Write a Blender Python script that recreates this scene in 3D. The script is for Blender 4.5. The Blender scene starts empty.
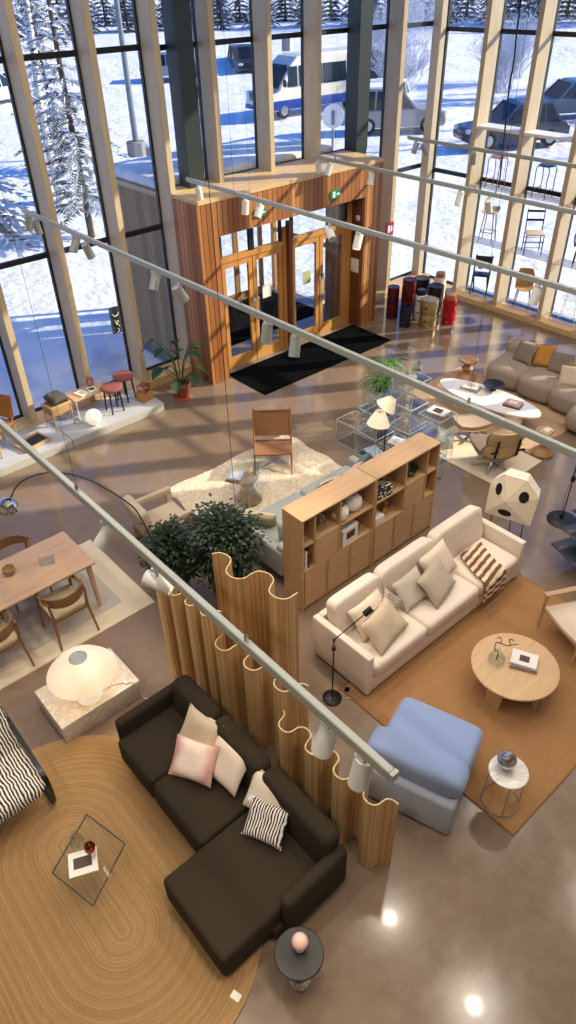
import bpy, bmesh, math, random
import numpy as np
from mathutils import Vector, Matrix, Euler
random.seed(7)
PI = math.pi
sc = bpy.context.scene
COL = sc.collection
rad = math.radians

# ------------------------------------------------------------------ camera solve (vanishing points of the photograph)
FPX, CX, CY, CAMH = 705.0, 288.0, 512.0, 6.0
_n = np.array([23., 908., FPX]); _n /= np.linalg.norm(_n)
_v1 = np.array([-768., -512., FPX]); _v1 -= _n * _v1.dot(_n); _v1 /= np.linalg.norm(_v1)
_up = -_n
_v2 = np.cross(_v1, _up)
RW = np.array([_v2, _v1, _up])          # world = RW @ cam (x right, y down, z forward)

def ray(px, py): return RW @ np.array([px - CX, py - CY, FPX])
def F(px, py, z=0.0):                    # photo pixel -> point of the place at height z
    d = ray(px, py); t = (z - CAMH) / d[2]
    return Vector((d[0]*t, d[1]*t, z))
def onX(px, py, x):
    d = ray(px, py); t = x / d[0]; return Vector((x, d[1]*t, CAMH + d[2]*t))
def onY(px, py, y):
    d = ray(px, py); t = y / d[1]; return Vector((d[0]*t, y, CAMH + d[2]*t))

cam_d = bpy.data.cameras.new('camera'); cam = bpy.data.objects.new('camera', cam_d); COL.objects.link(cam)
_r, _u, _b = RW[:, 0], -RW[:, 1], -RW[:, 2]
cam.matrix_world = Matrix(((_r[0], _u[0], _b[0], 0), (_r[1], _u[1], _b[1], 0), (_r[2], _u[2], _b[2], CAMH), (0, 0, 0, 1)))
cam_d.sensor_fit = 'VERTICAL'; cam_d.sensor_height = 36.0; cam_d.lens = FPX / 1024 * 36.0
cam_d.clip_end = 1000
sc.camera = cam

# ------------------------------------------------------------------ materials
def srgb(h):
    if isinstance(h, str):
        h = h.lstrip('#'); c = [int(h[i:i+2], 16) / 255 for i in (0, 2, 4)]
    else: c = h
    return tuple((x/12.92 if x <= .04045 else ((x+.055)/1.055)**2.4) for x in c) + (1,)

class NT:
    def __init__(s, name):
        s.m = bpy.data.materials.new(name); s.m.use_nodes = True
        s.t = s.m.node_tree; s.t.nodes.clear()
        s.out = s.n('ShaderNodeOutputMaterial')
    def n(s, typ, **kw):
        nd = s.t.nodes.new(typ)
        for k, v in kw.items():
            if k.startswith('_'): setattr(nd, k[1:], v)
            else:
                key = k.replace('__', ' ')
                if key.isdigit(): nd.inputs[int(key)].default_value = v
                else: nd.inputs[key].default_value = v
        return nd
    def l(s, a, b): s.t.links.new(a, b)
    def math(s, op, a, b=None, clamp=False):
        nd = s.n('ShaderNodeMath', _operation=op, _use_clamp=clamp)
        for i, v in enumerate((a, b)):
            if v is None: continue
            if hasattr(v, 'is_output'): s.l(v, nd.inputs[i])
            else: nd.inputs[i].default_value = v
        return nd.outputs[0]
    def mix(s, f, a, b):
        nd = s.n('ShaderNodeMix', _data_type='RGBA')
        for sock, v in ((nd.inputs[0], f), (nd.inputs[6], a), (nd.inputs[7], b)):
            if hasattr(v, 'is_output'): s.l(v, sock)
            else: sock.default_value = v
        return nd.outputs[2]
    def ramp(s, fac, stops, interp='LINEAR'):
        nd = s.n('ShaderNodeValToRGB'); nd.color_ramp.interpolation = interp
        el = nd.color_ramp.elements
        while len(el) < len(stops): el.new(.5)
        for e, (p, c) in zip(el, stops): e.position = p; e.color = c
        s.l(fac, nd.inputs[0]); return nd.outputs[0]
    def coord(s, kind='Object', scale=(1, 1, 1), rot=(0, 0, 0)):
        tc = s.n('ShaderNodeTexCoord'); mp = s.n('ShaderNodeMapping')
        mp.inputs['Scale'].default_value = scale; mp.inputs['Rotation'].default_value = rot
        s.l(tc.outputs[kind], mp.inputs[0]); return mp.outputs[0]
    def noise(s, vec, scale=5, detail=3, rough=.5, dist=0):
        nd = s.n('ShaderNodeTexNoise'); nd.inputs['Scale'].default_value = scale; nd.inputs['Detail'].default_value = detail
        nd.inputs['Roughness'].default_value = rough; nd.inputs['Distortion'].default_value = dist
        if vec is not None: s.l(vec, nd.inputs['Vector'])
        return nd.outputs[0]
    def bump(s, h, strength=.3, dist=.01):
        nd = s.n('ShaderNodeBump'); nd.inputs['Strength'].default_value = strength; nd.inputs['Distance'].default_value = dist
        s.l(h, nd.inputs['Height']); return nd.outputs[0]
    def bsdf(s, col, rough=.5, metal=0., normal=None, **kw):
        b = s.n('ShaderNodeBsdfPrincipled')
        for sock, v in ((b.inputs['Base Color'], col), (b.inputs['Roughness'], rough), (b.inputs['Metallic'], metal)):
            if hasattr(v, 'is_output'): s.l(v, sock)
            else: sock.default_value = v
        if normal is not None: s.l(normal, b.inputs['Normal'])
        for k, v in kw.items(): b.inputs[k.replace('__', ' ')].default_value = v
        s.l(b.outputs[0], s.out.inputs[0]); return b

def sc_(c, f): return tuple(min(1, x*f) for x in c[:3]) + (1,)

def plain(name, col, rough=.5, metal=0., var=.08, scale=20, bump=0, bscale=200, **kw):
    t = NT(name); c = srgb(col); v = t.coord()
    n = t.noise(v, scale, 3)
    cc = t.mix(n, sc_(c, 1-var), sc_(c, 1+var))
    nm = t.bump(t.noise(v, bscale, 2), bump, .004) if bump else None
    t.bsdf(cc, rough, metal, nm, **kw); return t.m

def wood(name, col, dark=.62, rough=.42, scale=(1.2, 14, 14), amt=1., rot=(0, 0, 0)):
    t = NT(name); c = srgb(col); v = t.coord('Object', scale, rot)
    n1 = t.noise(v, 2.2, 5, .6, .6); n2 = t.noise(v, 9, 3, .6)
    f = t.math('ADD', t.math('MULTIPLY', n1, .75), t.math('MULTIPLY', n2, .25))
    cc = t.ramp(f, [(.3, sc_(c, dark)), (.5, c), (.72, sc_(c, 1.16))])
    t.bsdf(cc, rough, 0, t.bump(n2, .08, .003)); return t.m

def fabric(name, col, var=.1, scale=260, bump=.5, rough=.9, **kw):
    t = NT(name); c = srgb(col); v = t.coord()
    n = t.noise(v, scale, 2); n2 = t.noise(v, 6, 3)
    f = t.math('ADD', t.math('MULTIPLY', n, .6), t.math('MULTIPLY', n2, .4))
    cc = t.mix(f, sc_(c, 1-var), sc_(c, 1+var))
    wr = t.noise(v, 9, 3, .5, .8)
    h = t.math('ADD', t.math('MULTIPLY', n, .12), wr)
    kw.setdefault('Specular__IOR__Level', .2)
    t.bsdf(cc, rough, 0, t.bump(h, bump, .02), **kw); return t.m

def glassy(name, tint=(1, 1, 1), gloss=.06, edge=.45, rough=.0):
    t = NT(name)
    tr = t.n('ShaderNodeBsdfTransparent'); tr.inputs[0].default_value = tint + (1,)
    gl = t.n('ShaderNodeBsdfGlossy'); gl.inputs['Roughness'].default_value = rough
    lw = t.n('ShaderNodeLayerWeight'); lw.inputs[0].default_value = .3
    f = t.math('ADD', t.math('MULTIPLY', t.math('POWER', lw.outputs['Facing'], 2.5), edge), gloss, True)
    mx = t.n('ShaderNodeMixShader'); t.l(f, mx.inputs[0]); t.l(tr.outputs[0], mx.inputs[1]); t.l(gl.outputs[0], mx.inputs[2])
    t.l(mx.outputs[0], t.out.inputs[0]); return t.m

def emis(name, col, strength):
    t = NT(name); e = t.n('ShaderNodeEmission'); e.inputs[0].default_value = srgb(col); e.inputs[1].default_value = strength
    t.l(e.outputs[0], t.out.inputs[0]); return t.m

def zebra(name, scale=14, black='#16161a', white='#e8e2d8'):
    t = NT(name); v = t.coord('Object')
    w = t.n('ShaderNodeTexWave'); w.inputs['Scale'].default_value = scale; w.inputs['Distortion'].default_value = 5
    w.inputs['Detail'].default_value = 2; w.inputs['Detail Scale'].default_value = .9; t.l(v, w.inputs['Vector'])
    cc = t.ramp(w.outputs['Fac'], [(.0, srgb(black)), (.47, srgb(black)), (.53, srgb(white))])
    t.bsdf(cc, .9, 0, t.bump(t.noise(v, 300, 2), .3, .003)); return t.m

def stripes(name, a, b, scale, axis='X', sharp=.06, rough=.85, dist=0.):
    t = NT(name); v = t.coord('Object')
    w = t.n('ShaderNodeTexWave', _bands_direction=axis); w.inputs['Scale'].default_value = scale; w.inputs['Distortion'].default_value = dist
    t.l(v, w.inputs['Vector'])
    cc = t.ramp(w.outputs['Fac'], [(.5-sharp, srgb(a)), (.5+sharp, srgb(b))])
    t.bsdf(cc, rough, 0, t.bump(t.noise(v, 200, 2), .3, .004)); return t.m

def marble(name, base, vein, scale=3.5, rough=.25):
    t = NT(name); v = t.coord('Object')
    n = t.noise(v, scale, 8, .62, 1.6); n2 = t.noise(v, scale*2.6, 6, .6, 1.)
    d = t.math('ABSOLUTE', t.math('SUBTRACT', n, .5))
    f = t.math('MULTIPLY', d, 9, True)
    cc = t.mix(f, srgb(vein), srgb(base)); cc = t.mix(t.math('MULTIPLY', n2, .35), cc, srgb(vein))
    t.bsdf(cc, rough); return t.m

M = {}
# floor: polished concrete
t = NT('polished_concrete'); v = t.coord('Object')
n1 = t.noise(v, .8, 5, .6, .3); n2 = t.noise(v, 7, 6, .65); n3 = t.noise(v, 90, 2)
f = t.math('ADD', t.math('ADD', t.math('MULTIPLY', n1, .5), t.math('MULTIPLY', n2, .35)), t.math('MULTIPLY', n3, .15))
cc = t.ramp(f, [(.25, srgb('#6d5c4c')), (.5, srgb('#7f6d5c')), (.75, srgb('#8f7d6c'))])
t.bsdf(cc, t.ramp(n2, [(.2, (.11,)*3+(1,)), (.8, (.22,)*3+(1,))]), 0, t.bump(n1, .02, .02), Coat__Weight=.35, Coat__Roughness=.05); M['floor'] = t.m
M['post'] = wood('pine_post', '#bfac8c', .84, .5, (10, 10, .7))
M['sill'] = wood('pine_sill', '#cdb083', .8, .5, (.8, 10, 10))
M['boxwood'] = None
t = NT('vertical_cedar_boards'); v = t.coord('Object')
sx = t.n('ShaderNodeSeparateXYZ'); t.l(v, sx.inputs[0])
u = t.math('ADD', sx.outputs[0], sx.outputs[1])
bd = t.math('MULTIPLY', u, 1/.105); fl = t.math('FLOOR', bd); fr = t.math('FRACT', bd)
wn = t.n('ShaderNodeTexWhiteNoise', _noise_dimensions='1D'); t.l(fl, wn.inputs['W'])
vg = t.coord('Object', (9, 9, .6)); g = t.noise(vg, 3, 5, .6, .4)
base = t.ramp(wn.outputs[0], [(0, srgb('#8f5626')), (.5, srgb('#b0713a')), (1, srgb('#c98f52'))])
cc = t.mix(t.math('MULTIPLY', g, .55), base, srgb('#6d3f1c'))
edge = t.math('LESS_THAN', t.math('MINIMUM', fr, t.math('SUBTRACT', 1, fr)), .06)
cc = t.mix(edge, cc, srgb('#2a180c'))
hb = t.math('MULTIPLY', edge, -1)
t.bsdf(cc, .5, 0, t.bump(hb, .6, .01)); M['boards'] = t.m
t = NT('grey_weathered_boards'); v = t.coord('Object')
sx = t.n('ShaderNodeSeparateXYZ'); t.l(v, sx.inputs[0]); bd = t.math('MULTIPLY', t.math('ADD', sx.outputs[0], sx.outputs[1]), 1/.1)
wn = t.n('ShaderNodeTexWhiteNoise', _noise_dimensions='1D'); t.l(t.math('FLOOR', bd), wn.inputs['W']); fr = t.math('FRACT', bd)
cc = t.ramp(wn.outputs[0], [(0, srgb('#a8845c')), (1, srgb('#c9a378'))])
cc = t.mix(t.math('LESS_THAN', fr, .1), cc, srgb('#4d4034')); t.bsdf(cc, .8); M['outerboards'] = t.m
M['redwood'] = wood('reddish_panel', '#6b3a22', .7, .5, (10, 10, .8))
M['doorwood'] = wood('golden_door_frame', '#c08a48', .8, .4, (6, 6, .8))
M['black_metal'] = plain('black_metal', '#17181a', .4, .3)
M['black_frame'] = plain('black_window_frame', '#15171a', .5)
M['steel'] = plain('dark_steel', '#2c3533', .45, .2)
M['mat'] = plain('black_entrance_mat', '#0a0c0f', 1., 0, .2, 60, .2, 300, Specular__IOR__Level=.05)
M['glass'] = glassy('window_glass', (.97, .985, .98), .025, .3)
M['acryl'] = glassy('clear_acrylic', (.965, .98, .985), .06, .3)
t = NT('acrylic_edge'); tr = t.n('ShaderNodeBsdfTransparent'); df = t.n('ShaderNodeBsdfPrincipled'); df.inputs['Base Color'].default_value = srgb('#dfe8ea'); df.inputs['Roughness'].default_value = .15
mx = t.n('ShaderNodeMixShader'); mx.inputs[0].default_value = .55; t.l(tr.outputs[0], mx.inputs[1]); t.l(df.outputs[0], mx.inputs[2]); t.l(mx.outputs[0], t.out.inputs[0]); M['acryledge'] = t.m
M['clear'] = glassy('clear_glass', (.92, .95, .94), .05, .4)
M['amber'] = glassy('amber_glass', (.55, .2, .08), .08, .6)
M['smoke'] = glassy('smoked_glass', (.82, .78, .71), .1, .5)
M['tableglass'] = glassy('table_glass', (.965, .98, .975), .06, .5)
M['wall'] = plain('warm_white_wall', '#cfc8bd', .8, 0, .04)
M['ceil'] = plain('white_ceiling', '#d9d5cd', .9, 0, .03)
M['rail'] = plain('pale_grey_aluminium', '#a6aca5', .35, .2, .04)
M['spotw'] = plain('white_lamp_body', '#dcdcd6', .4, 0, .03)
M['white'] = plain('white_lacquer', '#e9e7e2', .35, 0, .03)
M['whitemat'] = plain('matt_white', '#e4e0d8', .8, 0, .05)
M['chrome'] = plain('chrome', '#d8d8d8', .06, 1., .02)
M['cord'] = plain('white_cord', '#d6d2c8', .5)
M['gold'] = plain('champagne_metal', '#bda778', .3, .7)
M['copper'] = plain('copper', '#c98a66', .3, .7)
M['redp'] = plain('glossy_red_plastic', '#b01020', .2)
M['dkred'] = plain('glossy_dark_red_plastic', '#4a0f18', .2)
M['bluep'] = plain('glossy_dark_blue_plastic', '#141f3c', .2)
M['blackp'] = plain('glossy_black_plastic', '#131315', .3)
M['oak'] = wood('light_oak', '#c3a078', .82, .45, (1.2, 12, 12))
M['oakv'] = wood('light_oak_upright', '#bd976b', .82, .45, (12, 12, 1.2))
M['paleoak'] = wood('pale_oak', '#cdaa80', .86, .45, (1.2, 12, 12))
M['table'] = wood('warm_oak', '#c2a080', .85, .4, (1., 10, 10))
M['walnut'] = wood('walnut', '#8a5a34', .7, .4, (8, 8, 2))
M['teak'] = wood('brown_teak', '#86603e', .7, .4, (2, 9, 9))
M['pine'] = wood('turned_pine', '#b0845a', .75, .4, (6, 6, 2))
M['birchply'] = wood('birch_plywood', '#e0c48c', .85, .4, (2, 9, 9))
M['tanshell'] = wood('tan_shell', '#bc9463', .9, .45, (2, 6, 2))
M['screen'] = None
t = NT('slatted_pine_screen'); uv = t.n('ShaderNodeUVMap'); sx = t.n('ShaderNodeSeparateXYZ'); t.l(uv.outputs[0], sx.inputs[0])
b = t.math('MULTIPLY', sx.outputs[0], 1/.013); fr = t.math('FRACT', b); wn = t.n('ShaderNodeTexWhiteNoise', _noise_dimensions='1D'); t.l(t.math('FLOOR', b), wn.inputs['W'])
cc = t.ramp(wn.outputs[0], [(0, srgb('#c0965f')), (.5, srgb('#d3ad76')), (1, srgb('#e4c592'))])
ed = t.math('LESS_THAN', fr, .14); cc = t.mix(ed, cc, srgb('#936638'))
t.bsdf(cc, .5, 0, t.bump(t.math('MULTIPLY', ed, -1), .5, .006)); M['screen'] = t.m
M['screenedge'] = plain('pale_screen_edge', '#d8bf90', .5)
# jute rug: rings of braid
t = NT('braided_jute'); v = t.coord('Object'); sx = t.n('ShaderNodeSeparateXYZ'); t.l(v, sx.inputs[0])
dy = t.math('MAXIMUM', t.math('SUBTRACT', t.math('ABSOLUTE', sx.outputs[1]), .465), 0)
dd = t.math('SQRT', t.math('ADD', t.math('POWER', sx.outputs[0], 2), t.math('POWER', dy, 2)))
dn = t.math('ADD', dd, t.math('MULTIPLY', t.math('SUBTRACT', t.noise(v, 4, 2), .5), .02))
b = t.math('MULTIPLY', dn, 1/.014); fr = t.math('FRACT', b)
wn = t.n('ShaderNodeTexWhiteNoise', _noise_dimensions='1D'); t.l(t.math('FLOOR', b), wn.inputs['W'])
braid = t.noise(v, 48, 5, .9)
base = t.ramp(wn.outputs[0], [(0, srgb('#b38e60')), (.5, srgb('#c09c6e')), (1, srgb('#ccab7e'))])
cc = t.mix(t.math('MULTIPLY', braid, .85), base, srgb('#8c6d48'))
cc = t.mix(t.math('MULTIPLY', t.math('LESS_THAN', fr, .2), .45), cc, srgb('#6e5128'))
hh = t.math('ADD', t.math('SINE', t.math('MULTIPLY', fr, PI)), t.math('MULTIPLY', braid, .5))
t.bsdf(cc, .95, 0, t.bump(hh, .7, .008), Specular__IOR__Level=.1); M['jute'] = t.m
# flat rugs
def weave(name, col, sx_, sy_, var=.18):
    t = NT(name); c = srgb(col); v = t.coord('Object', (sx_, sy_, 1)); n = t.noise(v, 12, 3, .6); v2 = t.coord(); n2 = t.noise(v2, 3, 3)
    f = t.math('ADD', t.math('MULTIPLY', n, .75), t.math('MULTIPLY', n2, .25))
    t.bsdf(t.mix(f, sc_(c, 1-var), sc_(c, 1+var)), .95, 0, t.bump(n, .5, .006), Specular__IOR__Level=.1); return t.m
M['brownrug'] = weave('brown_sisal', '#9e7751', .7, 6.5, .34)
M['tanrug'] = weave('tan_wool', '#b3977a', 6, 6, .12)
M['creamrug'] = weave('cream_wool', '#d8cab2', 6, 6, .08)
M['greyrug'] = weave('grey_wool', '#b9b0a4', 6, 6, .08)
t = NT('shaggy_wool'); v = t.coord(); n = t.noise(v, 22, 5, .7, .4); n2 = t.noise(v, 5, 3)
t.bsdf(t.ramp(n, [(.3, srgb('#c9b391')), (.65, srgb('#efe2c9'))]), .95, 0, t.bump(t.math('ADD', n, n2), .8, .03)); M['shag'] = t.m
# fabrics
M['darksofa'] = fabric('charcoal_brown_wool', '#352d22', .14, 260, .25)
M['creamsofa'] = fabric('cream_cotton', '#e6d8c9', .05, 200, .25)
M['bluef'] = fabric('powder_blue_velvet', '#8fa3cd', .06, 200, .3, .75, Sheen__Weight=.3)
M['bluebase'] = fabric('pale_grey_blue_felt', '#a9b4c4', .06, 200, .2)
M['greysofa'] = fabric('taupe_boucle', '#998b7d', .12, 160, .4)
M['tealgrey'] = fabric('sage_grey_fabric', '#a3aaa4', .08, 220, .2)
M['beige'] = fabric('beige_boucle', '#c4b199', .1, 180, .4)
M['sand'] = fabric('sand_linen', '#cdbba0', .08, 220, .4)
M['cream'] = fabric('cream_linen', '#e3d3bf', .06, 220, .4)
M['greige'] = fabric('greige_linen', '#b9ab99', .08, 220, .4)
M['dkgrey'] = fabric('dark_taupe_linen', '#786c60', .12, 220, .4)
M['mustard'] = fabric('mustard_velvet', '#a9793a', .1, 220, .4)
M['rose'] = fabric('old_rose_fabric', '#8f5350', .08, 220, .3)
M['pinkf'] = fabric('dusty_pink_linen', '#cfa79c', .08, 220, .4)
t = NT('cream_pink_print'); v = t.coord(); n = t.noise(v, 5, 2, .5, .5)
sx = t.n('ShaderNodeSeparateXYZ'); t.l(v, sx.inputs[0])
e = t.math('MULTIPLY', t.math('ABSOLUTE', sx.outputs[0]), 5.5); f = t.math('SUBTRACT', t.math('ADD', t.math('MULTIPLY', n, 1.0), e), .95, True)
t.bsdf(t.mix(t.math('MULTIPLY', f, 1.6, True), srgb('#eddac9'), srgb('#d39a93')), .9, 0, t.bump(t.noise(v, 9, 3), .4, .02)); M['pinkprint'] = t.m
M['zebra'] = zebra('zebra_print', 11.)
M['zebrap'] = zebra('zebra_cushion_print', 13.)
M['leopard'] = stripes('brown_white_pattern', '#5d4434', '#e6d8c6', 14, 'X', .05, .9, 5.)
M['throwf'] = stripes('brown_cream_stripe', '#7a5234', '#e9d9c2', 5.2, 'X', .04)
M['leather'] = plain('tan_leather', '#8d6444', .4, 0, .12, 8, .2, 60)
M['leatherdk'] = plain('brown_leather', '#7d4e2b', .4, 0, .12, 8)
M['greyleather'] = fabric('greyish_leather', '#a99680', .08, 80, .3, .5)
M['papercord'] = weave('woven_paper_cord', '#cbb999', 30, 30, .15)
M['marblew'] = marble('white_marble', '#efece6', '#c3beb6', 2.2)
M['marbleb'] = marble('beige_grey_marble', '#ddd7ce', '#c0b7ac', 7)
M['marbleg'] = marble('grey_marble', '#a39a86', '#5c5548', 9)
M['paper'] = plain('paper_pages', '#e9e4d8', .8, 0, .05, 60)
M['cover'] = plain('white_cover', '#e8e4dd', .5, 0, .03)
M['covergrey'] = plain('grey_cover', '#9b958c', .5)
M['coverbrown'] = plain('brown_photo', '#4a3b33', .5, 0, .3, 8)
M['covergreen'] = plain('green_cover', '#a9b58a', .5)
M['coverblue'] = plain('pale_blue_cover', '#b9c4d2', .5)
M['greypedestal'] = plain('pale_grey_platform', '#b2b1ac', .5, 0, .04)
M['terracotta'] = plain('terracotta', '#9c5230', .7, 0, .1)
M['soil'] = plain('dark_soil', '#2a2018', .95)
M['leafd'] = plain('dark_green_leaf', '#22331c', .6, 0, .35, 5)
M['leafm'] = plain('glossy_green_leaf', '#1e3f20', .35, 0, .25, 5)
M['fern'] = plain('bright_green_leaf', '#5c8436', .5, 0, .3, 6)
M['stem'] = plain('brown_stem', '#5b4630', .8)
M['blackpot'] = plain('black_pot', '#15171a', .4)
M['pink'] = plain('pink_glazed', '#e8bfb4', .25, 0, .03)
M['blacktop'] = plain('black_table_top', '#1f211f', .35, 0, .05)
M['bulbglow'] = emis('lamp_glow', '#fff1d6', 14)
M['dlglow'] = emis('downlight_glow', '#ffe7bd', 12)
M['greenlit'] = emis('lit_green_sign', '#22b060', .8)
M['whitelit'] = emis('lit_white_mark', '#ffffff', 1.)
t = NT('opal_shade'); bb = t.bsdf(srgb('#f5e8d2'), .5, 0, None, Transmission__Weight=0, Emission__Strength=.3); bb.inputs['Emission Color'].default_value = srgb('#ffe0b4'); M['shade'] = t.m
t = NT('lit_globe'); bb = t.bsdf(srgb('#f5efe2'), .4, 0, None, Emission__Strength=.5); bb.inputs['Emission Color'].default_value = srgb('#fff0d4'); M['globe'] = t.m
t = NT('lantern_paper'); bb = t.bsdf(srgb('#efe2cb'), .7, 0, None, Emission__Strength=.1); bb.inputs['Emission Color'].default_value = srgb('#ffe2b8'); M['lantern'] = t.m
M['pleat'] = stripes('pleated_cream', '#cdbb98', '#efe2c4', 9, 'Z', .3, .8)
M['screenblk'] = plain('dark_glass_tray', '#2b313b', .25)
M['signred'] = plain('red_sign', '#b3171d', .4)
M['banner'] = plain('dark_navy_cloth', '#1a2130', .7)
M['wicker'] = weave('woven_wicker', '#a98d63', 20, 20, .25)
# exterior
t = NT('snow'); v = t.coord(); n = t.noise(v, .35, 5, .6); n2 = t.noise(v, 3, 4)
t.bsdf(t.mix(n, srgb('#e9eef6'), srgb('#f7f8fa')), .7, 0, t.bump(t.math('ADD', n, t.math('MULTIPLY', n2, .2)), .6, .5)); M['snow'] = t.m
def snowy(name, col, lo=.15, hi=.55):
    t = NT(name); g = t.n('ShaderNodeNewGeometry'); sx = t.n('ShaderNodeSeparateXYZ'); t.l(g.outputs['True Normal'], sx.inputs[0])
    v = t.coord(); n = t.noise(v, 3.5, 3)
    f = t.math('ADD', t.math('ABSOLUTE', sx.outputs[2]), t.math('MULTIPLY', t.math('SUBTRACT', n, .5), 1.6))
    fr = t.ramp(f, [(lo, (0, 0, 0, 1)), (hi, (1, 1, 1, 1))])
    t.bsdf(t.mix(fr, srgb(col), srgb('#f2f5fa')), .8); return t.m
M['conifer'] = snowy('snowy_needles', '#545c48', .1, .5)
M['forest'] = snowy('dark_forest_needles', '#2a3330', .6, 1.1)
M['frost'] = plain('frosted_twigs', '#c9cdd6', .8, 0, .25, 3)
t = NT('birch_bark'); v = t.coord('Object', (1.5, 1.5, 9)); n = t.noise(v, 2.2, 3)
t.bsdf(t.ramp(n, [(.36, srgb('#2b2826')), (.46, srgb('#ded8cf'))]), .8); M['bark'] = t.m
M['trunk'] = plain('brown_bark', '#5d5044', .9, 0, .25, 6)
M['concrete'] = plain('grey_concrete', '#8c8a86', .85, 0, .1)
M['galv'] = plain('galvanised_steel', '#7f8588', .5, .4)
M['boulder'] = snowy('reddish_boulder', '#6a4a3c', .75, .95)
for nm, c in dict(carwhite='#e6e8ea', cardark='#2a2f38', cargrey='#a09a94', carsilver='#8f969e', cargreen='#39434a', carteal='#3e6272', carblue='#2a4a9c').items():
    M[nm] = plain('car_paint_' + nm[3:], c, .3, .1, .03)
M['carglass'] = plain('dark_car_glass', '#1a2028', .12)
M['tyre'] = plain('black_tyre', '#1a1a1a', .8)
M['rim'] = plain('silver_rim', '#a9adb2', .3, .8)
M['lens'] = plain('headlamp_lens', '#c9d2d8', .1)
M['redlens'] = plain('red_tail_lamp', '#a51a1a', .2)

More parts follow.
